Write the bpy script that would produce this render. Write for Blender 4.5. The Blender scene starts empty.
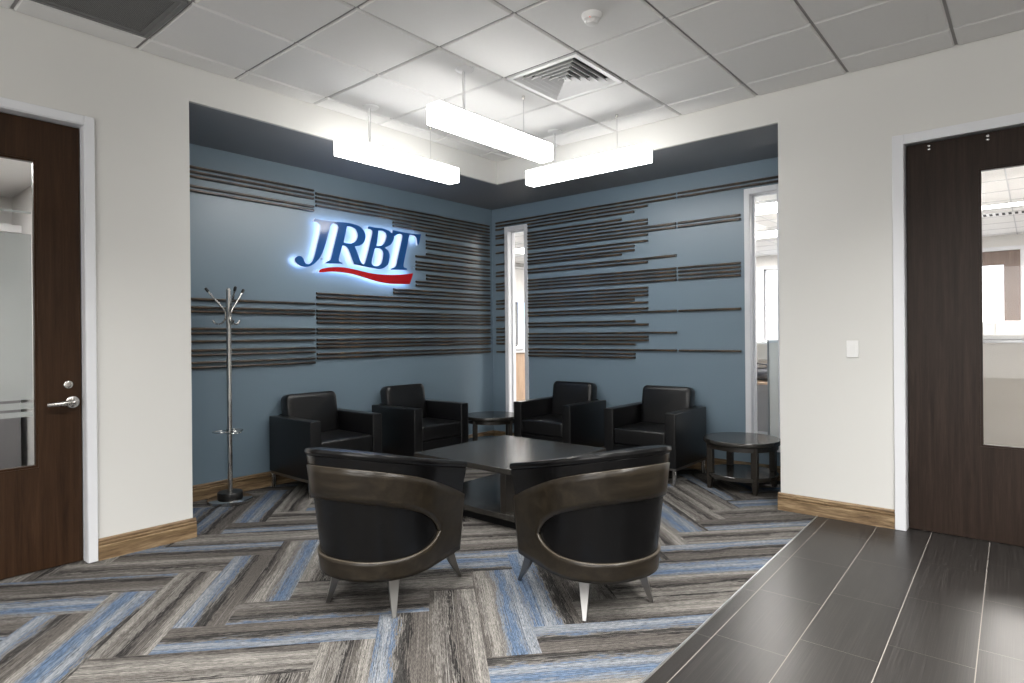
import bpy, bmesh, math, random
from mathutils import Vector, Matrix
random.seed(7)
scene = bpy.context.scene
COL = scene.collection
PI = math.pi
CAM_H = 1.30
L_TROF, SPREAD, L_FILL, L_FILL2, EXPOSURE, PEND, PEND_S, L_OFF, L_SMALL = 88.0, 130, 130.0, 4.0, 0.65, 17.0, 6.5, 110.0, 9.0

# ------------------------------------------------------------------ materials
def new_mat(name):
    m = bpy.data.materials.new(name); m.use_nodes = True
    nt = m.node_tree; nt.nodes.clear()
    out = nt.nodes.new('ShaderNodeOutputMaterial')
    return m, nt, out

class NB:
    """tiny node helper"""
    def __init__(self, nt): self.nt = nt
    def n(self, t, **kw):
        nd = self.nt.nodes.new(t)
        for k, v in kw.items():
            if k.startswith('i_'):
                key = k[2:]
                key = int(key) if key.isdigit() else key.replace('_', ' ')
                nd.inputs[key].default_value = v
            else: setattr(nd, k, v)
        return nd
    def l(self, a, b): self.nt.links.new(a, b)
    def math(self, op, a, b=None):
        nd = self.nt.nodes.new('ShaderNodeMath'); nd.operation = op
        for i, v in enumerate((a, b)):
            if v is None: continue
            if hasattr(v, 'links'): self.l(v, nd.inputs[i])
            else: nd.inputs[i].default_value = v
        return nd.outputs[0]
    def ramp(self, fac, stops, interp='LINEAR'):
        nd = self.nt.nodes.new('ShaderNodeValToRGB'); cr = nd.color_ramp; cr.interpolation = interp
        while len(cr.elements) > 1: cr.elements.remove(cr.elements[-1])
        cr.elements[0].position = stops[0][0]; cr.elements[0].color = (*stops[0][1], 1)
        for p, c in stops[1:]:
            e = cr.elements.new(p); e.color = (*c, 1)
        self.l(fac, nd.inputs[0]); return nd.outputs[0]
    def mix(self, fac, a, b, mode='MIX'):
        nd = self.nt.nodes.new('ShaderNodeMix'); nd.data_type = 'RGBA'; nd.blend_type = mode
        for key, v in ((0, fac), (6, a), (7, b)):
            if hasattr(v, 'links'): self.l(v, nd.inputs[key])
            else: nd.inputs[key].default_value = v if key == 0 else (*v[:3], 1)
        return nd.outputs[2]

def pbr(name, color, rough=.5, metal=0, spec=.5, noise=0, nscale=30, bump=0, bscale=200, coat=0, bdist=.002):
    m, nt, out = new_mat(name); b = NB(nt)
    p = b.n('ShaderNodeBsdfPrincipled'); b.l(p.outputs[0], out.inputs[0])
    p.inputs['Base Color'].default_value = (*color, 1); p.inputs['Roughness'].default_value = rough
    p.inputs['Metallic'].default_value = metal; p.inputs['Specular IOR Level'].default_value = spec
    p.inputs['Coat Weight'].default_value = coat
    tc = b.n('ShaderNodeTexCoord')
    if noise:
        nz = b.n('ShaderNodeTexNoise', i_Scale=nscale, i_Detail=4.0); b.l(tc.outputs['Object'], nz.inputs['Vector'])
        c = b.mix(nz.outputs['Fac'], tuple(x*(1-noise) for x in color), tuple(min(1, x*(1+noise)) for x in color))
        b.l(c, p.inputs['Base Color'])
    if bump:
        nz = b.n('ShaderNodeTexNoise', i_Scale=bscale, i_Detail=3.0); b.l(tc.outputs['Object'], nz.inputs['Vector'])
        bp = b.n('ShaderNodeBump', i_Strength=bump, i_Distance=bdist); b.l(nz.outputs['Fac'], bp.inputs['Height']); b.l(bp.outputs[0], p.inputs['Normal'])
    return m

def emit(name, color, strength):
    m, nt, out = new_mat(name); b = NB(nt)
    e = b.n('ShaderNodeEmission', i_Strength=strength); e.inputs[0].default_value = (*color, 1)
    b.l(e.outputs[0], out.inputs[0]); return m

def glass(name, tint=(1, 1, 1), refl=.04, rough=0.0):
    m, nt, out = new_mat(name); b = NB(nt)
    t = b.n('ShaderNodeBsdfTransparent'); t.inputs[0].default_value = (*tint, 1)
    g = b.n('ShaderNodeBsdfGlossy', i_Roughness=rough)
    fr = b.n('ShaderNodeFresnel', i_IOR=1.45)
    geo = b.n('ShaderNodeNewGeometry')                         # a thin pane: only its front surface reflects
    fac = b.math('MULTIPLY', fr.outputs[0], b.math('SUBTRACT', 1.0, geo.outputs['Backfacing']))
    mx = b.n('ShaderNodeMixShader'); b.l(fac, mx.inputs[0]); b.l(t.outputs[0], mx.inputs[1]); b.l(g.outputs[0], mx.inputs[2])
    b.l(mx.outputs[0], out.inputs[0]); return m

def wood(name, c_dark, c_mid, c_light, axis='Z', rough=.35, scale=1.0, coat=0.0, spec=.5, stretch=14, bump=.15):
    """grain runs along the object's AXIS"""
    m, nt, out = new_mat(name); b = NB(nt)
    p = b.n('ShaderNodeBsdfPrincipled', i_Roughness=rough); b.l(p.outputs[0], out.inputs[0])
    p.inputs['Specular IOR Level'].default_value = spec; p.inputs['Coat Weight'].default_value = coat; p.inputs['Coat Roughness'].default_value = .2
    tc = b.n('ShaderNodeTexCoord'); mp = b.n('ShaderNodeMapping')
    s = [stretch*scale]*3; s['XYZ'.index(axis)] = scale
    mp.inputs['Scale'].default_value = s; b.l(tc.outputs['Object'], mp.inputs['Vector'])
    n1 = b.n('ShaderNodeTexNoise', i_Scale=1.6, i_Detail=6.0, i_Roughness=.62, i_Distortion=.6); b.l(mp.outputs[0], n1.inputs['Vector'])
    n2 = b.n('ShaderNodeTexNoise', i_Scale=9.0, i_Detail=3.0); b.l(mp.outputs[0], n2.inputs['Vector'])
    f = b.math('ADD', b.math('MULTIPLY', n1.outputs['Fac'], .75), b.math('MULTIPLY', n2.outputs['Fac'], .25))
    c = b.ramp(f, [(.32, c_dark), (.5, c_mid), (.68, c_light)]); b.l(c, p.inputs['Base Color'])
    if bump:
        bp = b.n('ShaderNodeBump', i_Strength=bump, i_Distance=.002); b.l(f, bp.inputs['Height']); b.l(bp.outputs[0], p.inputs['Normal'])
    return m

def brushed(name, color, rough=.3, axis='Z'):
    m, nt, out = new_mat(name); b = NB(nt)
    p = b.n('ShaderNodeBsdfPrincipled', i_Metallic=1.0); b.l(p.outputs[0], out.inputs[0]); p.inputs['Base Color'].default_value = (*color, 1)
    tc = b.n('ShaderNodeTexCoord'); mp = b.n('ShaderNodeMapping'); s = [220.]*3; s['XYZ'.index(axis)] = 4.
    mp.inputs['Scale'].default_value = s; b.l(tc.outputs['Object'], mp.inputs['Vector'])
    n1 = b.n('ShaderNodeTexNoise', i_Scale=1.0, i_Detail=2.0); b.l(mp.outputs[0], n1.inputs['Vector'])
    r = b.math('ADD', b.math('MULTIPLY', n1.outputs['Fac'], .18), rough-.09); b.l(r, p.inputs['Roughness']); return m

M = {}
M['paint'] = pbr('wall_paint', (.66, .655, .63), .62, spec=.3, noise=.012, nscale=3, bump=.25, bscale=260, bdist=.0008)
M['blue'] = pbr('blue_wall_paint', (.172, .236, .290), .34, spec=.5, noise=.02, nscale=3, bump=.2, bscale=260, bdist=.0008)
M['niche_ceiling'] = pbr('grey_blue_ceiling_paint', (.25, .26, .275), .6, spec=.3, noise=.02, nscale=3, bump=.2, bscale=260, bdist=.0008)
M['frame'] = pbr('frame_paint', (.72, .73, .755), .35, spec=.5, noise=.01, nscale=5)
M['tile'] = pbr('ceiling_tile', (.79, .785, .775), .9, spec=.1, noise=.015, nscale=40, bump=.35, bscale=420, bdist=.0008)
M['grid'] = pbr('shaded_grid_metal', (.34, .335, .33), .5, spec=.3, noise=.01)  # metal darkened to paint the shadow in the tile reveals
M['void'] = pbr('ceiling_void', (.03, .03, .03), .9, noise=.02)
M['white'] = pbr('white_plastic', (.80, .80, .79), .4, noise=.01)
M['white_metal'] = pbr('white_metal', (.72, .72, .72), .35, noise=.01)
M['leather'] = pbr('black_leather', (.0065, .0065, .007), .31, spec=.48, noise=.12, nscale=60, bump=.35, bscale=420, bdist=.0012)
M['leather_tub'] = pbr('black_smooth_leather', (.0035, .0035, .0038), .25, spec=.30, noise=.1, nscale=50, bump=.1, bscale=420, bdist=.001)
M['leather_dull'] = pbr('black_upholstery', (.005, .005, .0055), .5, spec=.22, noise=.1, nscale=50, bump=.35, bscale=500, bdist=.001)
M['bentwood'] = wood('dark_bent_plywood', (.009, .0065, .004), (.017, .013, .0085), (.029, .022, .014), 'Y', rough=.33, spec=.34, bump=.05)
M['ply_edge'] = pbr('lit_plywood_edge', (.075, .062, .045), .4, noise=.15, nscale=80)  # edge lightened in colour to read as a lit rim
M['steel'] = brushed('brushed_steel', (.62, .60, .57), .26)
M['rail_steel'] = brushed('dull_rail_steel', (.36, .34, .32), .36, 'X')
M['leg_metal'] = pbr('polished_leg_metal', (.26, .255, .25), .28, metal=1, noise=.05)
M['chrome'] = pbr('chrome', (.55, .55, .54), .2, metal=1, noise=.03)
M['black_plastic'] = pbr('black_plastic', (.012, .012, .012), .35, noise=.1)
M['ebony'] = wood('ebony_table_wood', (.018, .0165, .015), (.027, .025, .022), (.038, .035, .031), 'X', rough=.2, spec=.5, bump=.03)
M['ebony_leg'] = wood('ebony_leg_wood', (.011, .009, .007), (.019, .0155, .012), (.03, .025, .018), 'Z', rough=.36, bump=.05)
M['walnut'] = wood('walnut_door', (.0145, .0085, .006), (.0235, .0145, .0105), (.035, .0225, .0165), 'Z', rough=.38, scale=1.1, spec=.16, bump=.03, stretch=22)
M['walnut_red'] = wood('reddish_walnut_door', (.020, .0095, .0045), (.034, .0165, .008), (.052, .026, .013), 'Z', rough=.38, scale=1.1, spec=.22, bump=.03, stretch=22)
M['walnut_far'] = wood('mid_brown_door', (.10, .06, .045), (.14, .09, .07), (.18, .12, .09), 'Z', rough=.4)
M['oak_x'] = wood('weathered_oak_x', (.045, .024, .010), (.185, .120, .062), (.40, .29, .17), 'X', rough=.45, scale=1.7, stretch=10)
M['oak_y'] = wood('weathered_oak_y', (.045, .024, .010), (.185, .120, .062), (.40, .29, .17), 'Y', rough=.45, scale=1.7, stretch=10)
M['slat_x'] = wood('rough_slat_x', (.006, .004, .0025), (.026, .017, .009), (.19, .122, .064), 'X', rough=.34, scale=3.4, stretch=9, spec=.6, bump=.5)
M['slat_y'] = wood('rough_slat_y', (.006, .004, .0025), (.026, .017, .009), (.19, .122, .064), 'Y', rough=.34, scale=3.4, stretch=9, spec=.6, bump=.5)
M['laminate'] = wood('beech_laminate', (.34, .22, .14), (.44, .30, .20), (.52, .37, .26), 'Z', rough=.4)
M['glass'] = glass('clear_glass')
M['pendant'] = emit('lit_acrylic', (1.0, .985, .96), PEND)
M['pendant_side'] = emit('lit_acrylic_side', (1.0, .985, .96), PEND_S)
M['led'] = emit('halo_led', (.50, .66, 1.0), 9.5)
M['sign_blue'] = pbr('blue_acrylic', (.018, .085, .27), .12, spec=.5, noise=.02)
M['sign_red'] = pbr('red_acrylic', (.42, .008, .012), .2, spec=.5, noise=.02)
M['sign_edge'] = emit('edge_lit_acrylic', (.62, .75, 1.0), .62)
M['office_lamp'] = emit('office_light', (1, .98, .95), 16.0)
M['office_wall'] = pbr('office_wall_paint', (.72, .71, .69), .7, noise=.01)
M['office_wood'] = M['laminate']
M['fabric'] = pbr('beige_panel_fabric', (.60, .56, .51), .9, spec=.1, noise=.06, nscale=250, bump=.3, bscale=600)
M['grey_fabric'] = pbr('grey_panel_fabric', (.20, .195, .20), .85, spec=.1, noise=.06, nscale=150)
M['alu'] = pbr('anodised_aluminium', (.45, .45, .46), .35, metal=.8, noise=.02)
M['bag'] = pbr('dark_bag_nylon', (.02, .022, .03), .6, noise=.2, nscale=60)
M['office_floor'] = pbr('office_carpet', (.16, .155, .155), .95, noise=.25, nscale=180)
M['red_led'] = emit('indicator_lens', (1.0, .12, .02), 1.0)
M['gap_shade'] = pbr('dark_gap', (.01, .01, .01), .7, noise=.05)  # black strip colour standing in for shade inside the door leaf gaps

def frosted():
    m, nt, out = new_mat('frosted_film'); b = NB(nt)
    d = b.n('ShaderNodeBsdfDiffuse'); d.inputs[0].default_value = (.52, .54, .53, 1)
    tl = b.n('ShaderNodeBsdfTranslucent'); tl.inputs[0].default_value = (.62, .64, .63, 1)
    t = b.n('ShaderNodeBsdfTransparent'); t.inputs[0].default_value = (.92, .94, .93, 1)
    m1 = b.n('ShaderNodeMixShader', i_0=.55); b.l(d.outputs[0], m1.inputs[1]); b.l(tl.outputs[0], m1.inputs[2])
    tc = b.n('ShaderNodeTexCoord'); nz = b.n('ShaderNodeTexNoise', i_Scale=3.0); b.l(tc.outputs['Object'], nz.inputs['Vector'])
    m2 = b.n('ShaderNodeMixShader'); b.l(b.math('ADD', b.math('MULTIPLY', nz.outputs['Fac'], .06), .62), m2.inputs[0])
    b.l(t.outputs[0], m2.inputs[1]); b.l(m1.outputs[0], m2.inputs[2]); b.l(m2.outputs[0], out.inputs[0]); return m
M['film'] = frosted()

def perforated():
    m, nt, out = new_mat('perforated_grey_steel'); b = NB(nt)
    p = b.n('ShaderNodeBsdfPrincipled', i_Roughness=.5); b.l(p.outputs[0], out.inputs[0])
    tc = b.n('ShaderNodeTexCoord'); v = b.n('ShaderNodeTexVoronoi', i_Scale=150.0, i_Randomness=0.0); b.l(tc.outputs['Object'], v.inputs['Vector'])
    c = b.ramp(v.outputs['Distance'], [(.36, (.008, .008, .008)), (.42, (.19, .19, .19))]); b.l(c, p.inputs['Base Color']); return m
M['perf'] = perforated()
M['grille_frame'] = pbr('grey_grille_frame', (.17, .17, .17), .45, noise=.03)

def carpet_mat():
    m, nt, out = new_mat('plank_carpet'); b = NB(nt)
    p = b.n('ShaderNodeBsdfPrincipled', i_Roughness=.95); b.l(p.outputs[0], out.inputs[0]); p.inputs['Specular IOR Level'].default_value = .12
    uv = b.n('ShaderNodeUVMap', uv_map='UVMap'); at = b.n('ShaderNodeAttribute', attribute_name='plank'); at.attribute_type = 'GEOMETRY'
    sep = b.n('ShaderNodeSeparateXYZ'); b.l(uv.outputs[0], sep.inputs[0]); U, V = sep.outputs[0], sep.outputs[1]
    rn = b.n('ShaderNodeSeparateColor'); b.l(at.outputs['Color'], rn.inputs[0]); R1, R2, R3 = rn.outputs[0], rn.outputs[1], rn.outputs[2]
    def noise(su, sv, off, detail=2.0, rough=.5):
        c = b.n('ShaderNodeCombineXYZ'); b.l(b.math('MULTIPLY', U, su), c.inputs[0]); b.l(b.math('MULTIPLY', V, sv), c.inputs[1])
        b.l(b.math('MULTIPLY', R1, off), c.inputs[2])
        n = b.n('ShaderNodeTexNoise', i_Scale=1.0, i_Detail=detail, i_Roughness=rough); b.l(c.outputs[0], n.inputs['Vector']); return n.outputs['Fac']
    edge = noise(2.4, 3.2, 61, 5.0, .65)                      # ragged band edges
    rag = noise(13.0, 38.0, 23, 3.0, .6)                       # tufts that cross from one band into the next
    streak = noise(2.2, 60.0, 37, 2.0)                        # long fine streaks
    streak2 = noise(42.0, 105.0, 91, 1.5)
    w = b.math('ADD', V, b.math('MULTIPLY', b.math('SUBTRACT', edge, .5), .55))
    w = b.math('ADD', w, b.math('MULTIPLY', b.math('SUBTRACT', rag, .5), .42))
    w = b.math('ADD', w, b.math('MULTIPLY', b.math('SUBTRACT', streak, .5), .25))
    # bands of one dye lot laid across the plank; every plank is cut from its own place in the lot
    t = b.math('FRACT', b.math('ADD', b.math('MULTIPLY', w, .30), R2))
    dark, brown, mid = (.0206, .0189, .0181), (.0791, .0714, .0645), (.1290, .1204, .1101)
    light, pale = (.190, .178, .162), (.182, .193, .208)
    bluegrey, blue = (.1240, .1370, .1590), (.0730, .1060, .1630)
    brown2, mid2, dark2, blue2 = (.062, .056, .052), (.138, .129, .118), (.036, .034, .032), (.090, .121, .172)
    c = b.ramp(t, [(0, brown), (.035, mid), (.07, brown2), (.10, mid2), (.12, dark), (.15, brown), (.18, brown2), (.20, mid), (.25, light), (.275, mid2), (.31, light), (.335, mid), (.36, brown), (.39, mid2), (.41, mid), (.435, dark),
                   (.465, brown2), (.49, brown), (.52, mid2), (.55, light), (.59, mid), (.63, bluegrey), (.665, blue), (.70, blue2), (.725, bluegrey), (.75, pale), (.785, bluegrey), (.81, blue), (.83, mid), (.855, dark2), (.88, dark), (.905, brown)], 'CONSTANT')
    s = b.math('ADD', b.math('MULTIPLY', b.math('SUBTRACT', streak, .5), 1.5), b.math('MULTIPLY', b.math('SUBTRACT', streak2, .5), 2.4))
    s = b.math('ADD', s, 1.0)
    yarn = b.n('ShaderNodeTexNoise', i_Scale=330.0, i_Detail=1.0); tc = b.n('ShaderNodeTexCoord'); b.l(tc.outputs['Object'], yarn.inputs['Vector'])
    s = b.math('ADD', s, b.math('MULTIPLY', b.math('SUBTRACT', yarn.outputs['Fac'], .5), 1.5))
    s = b.math('MAXIMUM', s, .12)
    lines = b.math('GREATER_THAN', noise(.9, 75.0, 11, 1.0), .69)   # thin dark pinstripes
    s = b.math('MULTIPLY', s, b.math('SUBTRACT', 1.0, b.math('MULTIPLY', lines, .62)))
    fine = b.math('GREATER_THAN', noise(.8, 62.0, 131, 1.0), .715)   # thin pale pinstripes
    cc = b.n('ShaderNodeCombineXYZ')
    for i in range(3): b.l(s, cc.inputs[i])
    c = b.mix(1.0, c, cc.outputs[0], 'MULTIPLY')
    c = b.mix(b.math('MULTIPLY', fine, .6), c, (.30, .29, .275))
    b.l(c, p.inputs['Base Color'])
    bp = b.n('ShaderNodeBump', i_Strength=.6, i_Distance=.003); b.l(b.math('ADD', yarn.outputs['Fac'], streak2), bp.inputs['Height']); b.l(bp.outputs[0], p.inputs['Normal'])
    return m
M['carpet'] = carpet_mat()

def floor_tile_mat():
    m, nt, out = new_mat('linear_porcelain'); b = NB(nt)
    p = b.n('ShaderNodeBsdfPrincipled'); b.l(p.outputs[0], out.inputs[0]); p.inputs['Specular IOR Level'].default_value = .33
    uv = b.n('ShaderNodeUVMap', uv_map='UVMap'); mp = b.n('ShaderNodeMapping'); mp.inputs['Scale'].default_value = (3, 330, 1); b.l(uv.outputs[0], mp.inputs['Vector'])
    n1 = b.n('ShaderNodeTexNoise', i_Scale=1.0, i_Detail=3.0); b.l(mp.outputs[0], n1.inputs['Vector'])
    mp2 = b.n('ShaderNodeMapping'); mp2.inputs['Scale'].default_value = (1.6, 130, 1); b.l(uv.outputs[0], mp2.inputs['Vector'])
    n2 = b.n('ShaderNodeTexNoise', i_Scale=1.0, i_Detail=2.0); b.l(mp2.outputs[0], n2.inputs['Vector'])
    at = b.n('ShaderNodeAttribute', attribute_name='plank'); rn = b.n('ShaderNodeSeparateColor'); b.l(at.outputs['Color'], rn.inputs[0])
    f = b.math('ADD', b.math('MULTIPLY', n1.outputs['Fac'], .6), b.math('MULTIPLY', n2.outputs['Fac'], .4))
    c = b.ramp(f, [(.34, (.011, .0098, .009)), (.5, (.022, .0198, .0183)), (.66, (.042, .038, .035))])
    g = b.math('ADD', b.math('MULTIPLY', rn.outputs[0], .2), .9); cc = b.n('ShaderNodeCombineXYZ')
    for i in range(3): b.l(g, cc.inputs[i])
    b.l(b.mix(1.0, c, cc.outputs[0], 'MULTIPLY'), p.inputs['Base Color'])
    b.l(b.math('ADD', b.math('MULTIPLY', f, .20), .25), p.inputs['Roughness'])
    bp = b.n('ShaderNodeBump', i_Strength=.25, i_Distance=.001); b.l(f, bp.inputs['Height']); b.l(bp.outputs[0], p.inputs['Normal'])
    return m
M['floor_tile'] = floor_tile_mat()
M['grout'] = pbr('beige_grout', (.27, .245, .22), .9, noise=.1, nscale=90)

# ------------------------------------------------------------------ mesh helpers
def box(bm, x0, x1, y0, y1, z0, z1, bev=0, seg=2):
    vs = [bm.verts.new((x, y, z)) for x in (x0, x1) for y in (y0, y1) for z in (z0, z1)]
    fs = [bm.faces.new([vs[i] for i in f]) for f in ((0, 1, 3, 2), (4, 6, 7, 5), (0, 4, 5, 1), (2, 3, 7, 6), (0, 2, 6, 4), (1, 5, 7, 3))]
    if bev:
        es = list({e for f in fs for e in f.edges})
        bmesh.ops.bevel(bm, geom=es, offset=bev, segments=seg, profile=.6, affect='EDGES')

def quad(bm, pts): return bm.faces.new([bm.verts.new(p) for p in pts])

def lathe(bm, prof, cx=0, cy=0, n=32):
    rings = []
    for r, z in prof:
        rings.append([bm.verts.new((cx+r*math.cos(2*PI*k/n), cy+r*math.sin(2*PI*k/n), z)) for k in range(n)])
    for a, c in zip(rings, rings[1:]):
        for k in range(n): bm.faces.new((a[k], a[(k+1) % n], c[(k+1) % n], c[k]))
    bm.faces.new(rings[0][::-1]); bm.faces.new(rings[-1])

def tube(bm, pts, r, n=10, caps=True):
    pts = [Vector(p) for p in pts]; rings = []; up = None
    for i, p in enumerate(pts):
        d = (pts[min(i+1, len(pts)-1)]-pts[max(i-1, 0)]).normalized()
        if up is None: up = Vector((0, 0, 1)) if abs(d.z) < .9 else Vector((1, 0, 0))
        s = d.cross(up).normalized(); up = s.cross(d).normalized()
        rr = r[i] if isinstance(r, (list, tuple)) else r
        rings.append([bm.verts.new(p+rr*(math.cos(2*PI*k/n)*s+math.sin(2*PI*k/n)*up)) for k in range(n)])
    for a, c in zip(rings, rings[1:]):
        for k in range(n): bm.faces.new((a[k], a[(k+1) % n], c[(k+1) % n], c[k]))
    if caps: bm.faces.new(rings[0][::-1]); bm.faces.new(rings[-1])

def loft(bm, rings, close=True, caps=True):
    rv = [[bm.verts.new(p) for p in r] for r in rings]; n = len(rv[0])
    for a, c in zip(rv, rv[1:]):
        for k in range(n if close else n-1): bm.faces.new((a[k], a[(k+1) % n], c[(k+1) % n], c[k]))
    if caps: bm.faces.new(rv[0][::-1]); bm.faces.new(rv[-1])
    return rv

def prism(bm, poly, z0, z1):
    """poly in xy, extruded in z"""
    a = [bm.verts.new((x, y, z0)) for x, y in poly]; c = [bm.verts.new((x, y, z1)) for x, y in poly]; n = len(poly)
    bm.faces.new(a[::-1]); bm.faces.new(c)
    for k in range(n): bm.faces.new((a[k], a[(k+1) % n], c[(k+1) % n], c[k]))

def obj(name, bm, mat, parent=None, smooth=False, bevel=0, loc=None, angle=40, recalc=True):
    if recalc: bmesh.ops.recalc_face_normals(bm, faces=bm.faces)
    me = bpy.data.meshes.new(name); bm.to_mesh(me); bm.free()
    for mm in (mat if isinstance(mat, (list, tuple)) else [mat]): me.materials.append(mm)
    o = bpy.data.objects.new(name, me); COL.objects.link(o)
    if parent is not None: o.parent = parent
    if loc is not None: o.location = loc
    if smooth:
        for f in me.polygons: f.use_smooth = True
        me.set_sharp_from_angle(angle=math.radians(angle))
    if bevel:
        md = o.modifiers.new('bevel', 'BEVEL'); md.width = bevel; md.segments = 2; md.limit_method = 'ANGLE'; md.angle_limit = math.radians(40)
        if not smooth:
            for f in me.polygons: f.use_smooth = True
            me.set_sharp_from_angle(angle=math.radians(30))
        md.harden_normals = False
    return o

def B(): return bmesh.new()
def boxes(name, lst, mat, parent=None, bevel=0, loc=None, smooth=False):
    bm = B()
    for t in lst: box(bm, *t)
    return obj(name, bm, mat, parent, bevel=bevel, loc=loc, smooth=smooth)

def tag(o, label, cat, group=None):
    o['label'] = label; o['category'] = cat
    if group: o['group'] = group
    return o
def thing(name, label, cat, loc=(0, 0, 0), rz=0, group=None):
    o = bpy.data.objects.new(name, None); COL.objects.link(o); o.location = loc; o.rotation_euler = (0, 0, rz); o.empty_display_size = .1
    return tag(o, label, cat, group)
def struct(o, label=None, cat=None):
    o['kind'] = 'structure'
    if label: o['label'] = label
    if cat: o['category'] = cat
    return o
def struct_empty(name, label=None, cat=None, loc=(0, 0, 0)):
    o = bpy.data.objects.new(name, None); COL.objects.link(o); o.location = loc; o.empty_display_size = .1
    return struct(o, label, cat)
def dup(root, loc, rz, label, group=None):
    r = root.copy(); COL.objects.link(r); r.location = loc; r.rotation_euler = (0, 0, rz); r['label'] = label
    if group: r['group'] = group
    for ch in list(root.children):
        c = ch.copy(); COL.objects.link(c); c.parent = r
        for g in list(ch.children):
            d = g.copy(); COL.objects.link(d); d.parent = c
    return r

# ------------------------------------------------------------------ setting
YL, XR = 4.198, 4.729            # faces of the two white walls
YB, XB = 5.115, 5.655            # faces of the two blue niche walls
XJ, YJ = 1.71, 1.437             # ends of the white walls (niche jambs)
ZC, ZH = 3.07, 2.845             # ceiling, header underside
BACK = -4.6
T = .12
ZT = 3.3

# white wall with the door that has a lever handle
bm = B()
box(bm, BACK, .10, YL, YL+T, 0, ZT); box(bm, .10, 1.124, YL, YL+T, 2.535, ZT); box(bm, 1.124, XJ, YL, YL+T, 0, ZT)
box(bm, XJ, XR+.03, YL, YL+.03, ZH, ZT)
struct(obj('wall_left', bm, M['paint']), 'white painted wall with the lever handled door and the header over the niche', 'wall')
bm = B()
box(bm, XR, XR+T, .652, YJ, 0, ZT); box(bm, XR, XR+T, -.37, .652, 2.53, ZT); box(bm, XR, XR+T, BACK, -.37, 0, ZT)
box(bm, XR, XR+.03, YJ, YL, ZH, ZT)
struct(obj('wall_right', bm, M['paint']), 'white painted wall with the light switch and the wide dark door', 'wall')
# blue walls of the niche
bm = B()
box(bm, XJ-.1, XB+.12, YB, YB+.12, 0, ZT)
struct(obj('wall_back', bm, M['blue']), 'slate blue niche wall that carries the illuminated letters', 'wall')
W1, W2 = (4.595, 4.85), (1.725, 1.965)     # sidelight openings (Y)
WZ = (.30, 2.555)
bm = B()
box(bm, XB, XB+.12, YJ-.12, W2[0], 0, ZT); box(bm, XB, XB+.12, W2[1], W1[0], 0, ZT); box(bm, XB, XB+.12, W1[1], YB, 0, ZT)
for a, c in (W1, W2):
    box(bm, XB, XB+.12, a, c, 0, WZ[0]); box(bm, XB, XB+.12, a, c, WZ[1], ZT)
struct(obj('wall_niche', bm, M['blue']), 'slate blue niche wall with the two narrow windows', 'wall')
bm = B(); box(bm, XJ-.1, XJ, YL+T, YB, 0, ZT)
struct(obj('wall_jamb_coat_rack', bm, M['blue']), 'blue return wall at the coat rack end of the niche', 'wall')
bm = B(); box(bm, XR+T, XB, YJ-.12, YJ, 0, ZT)
struct(obj('wall_jamb_round_table', bm, M['blue']), 'blue return wall at the round table end of the niche', 'wall')
bm = B(); box(bm, XJ, XB, YL+.03, YB, ZH, ZH+.1); box(bm, XR+.03, XB, YJ, YL+.03, ZH, ZH+.1)
struct(obj('ceiling_niche', bm, M['niche_ceiling']), 'dark blue lowered ceiling of the niche', 'ceiling')
# walls behind the photographer
bm = B(); box(bm, BACK-.12, BACK, BACK, YL+T, 0, ZT); struct(obj('wall_rear', bm, M['paint']), 'plain wall behind the viewpoint facing the niche', 'wall')
bm = B(); box(bm, BACK-.12, XR+T, BACK-.12, BACK, 0, ZT); struct(obj('wall_front', bm, M['paint']), 'plain wall behind the viewpoint facing the sign', 'wall')

# ---- suspended ceiling
PX, PY, P0 = 3.220, 2.185, .6055
def cells(a0, lo, hi):
    k = math.floor((lo-a0)/P0); out = []
    while a0+k*P0 < hi-.004:
        out.append((max(lo, a0+k*P0), min(hi, a0+(k+1)*P0))); k += 1
    return out
skip = ((PX, PY), (PX-4*P0, PY+2*P0))
bm = B(); g = .0085
for xa, xb in cells(PX, BACK, XR):
    for ya, yb in cells(PY, BACK, YL):
        if any(abs(xa-sx) < .01 and abs(ya-sy) < .01 for sx, sy in skip): continue
        x0, x1, y0, y1 = xa+g, xb-g, ya+g, yb-g
        if x1-x0 < .02 or y1-y0 < .02: continue
        e = .007
        lo = [(x0+e, y0+e), (x1-e, y0+e), (x1-e, y1-e), (x0+e, y1-e)]; hi = [(x0, y0), (x1, y0), (x1, y1), (x0, y1)]
        a = [bm.verts.new((*p, ZC)) for p in lo]; c = [bm.verts.new((*p, ZC+.010)) for p in hi]; d = [bm.verts.new((*p, ZC+.02)) for p in hi]
        bm.faces.new(a); bm.faces.new(d[::-1])
        for u, v in ((a, c), (c, d)):
            for k in range(4): bm.faces.new((u[k], v[k], v[(k+1) % 4], u[(k+1) % 4]))
ceil = struct(obj('ceiling', bm, M['tile']), 'suspended ceiling of white square mineral tiles', 'ceiling')
bm = B()
xs = sorted({c for p in cells(PX, BACK, XR) for c in p}); ys = sorted({c for p in cells(PY, BACK, YL) for c in p})
for x in xs: box(bm, max(BACK, x-.012), min(XR, x+.012), BACK, YL, ZC+.014, ZC+.03)
for y in ys: box(bm, BACK, XR, max(BACK, y-.012), min(YL, y+.012), ZC+.0145, ZC+.0305)
obj('grid', bm, M['grid'], ceil)
bm = B(); box(bm, BACK, XR, BACK, YL, ZC+.05, ZC+.07)
obj('deck', bm, M['void'], ceil)

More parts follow.
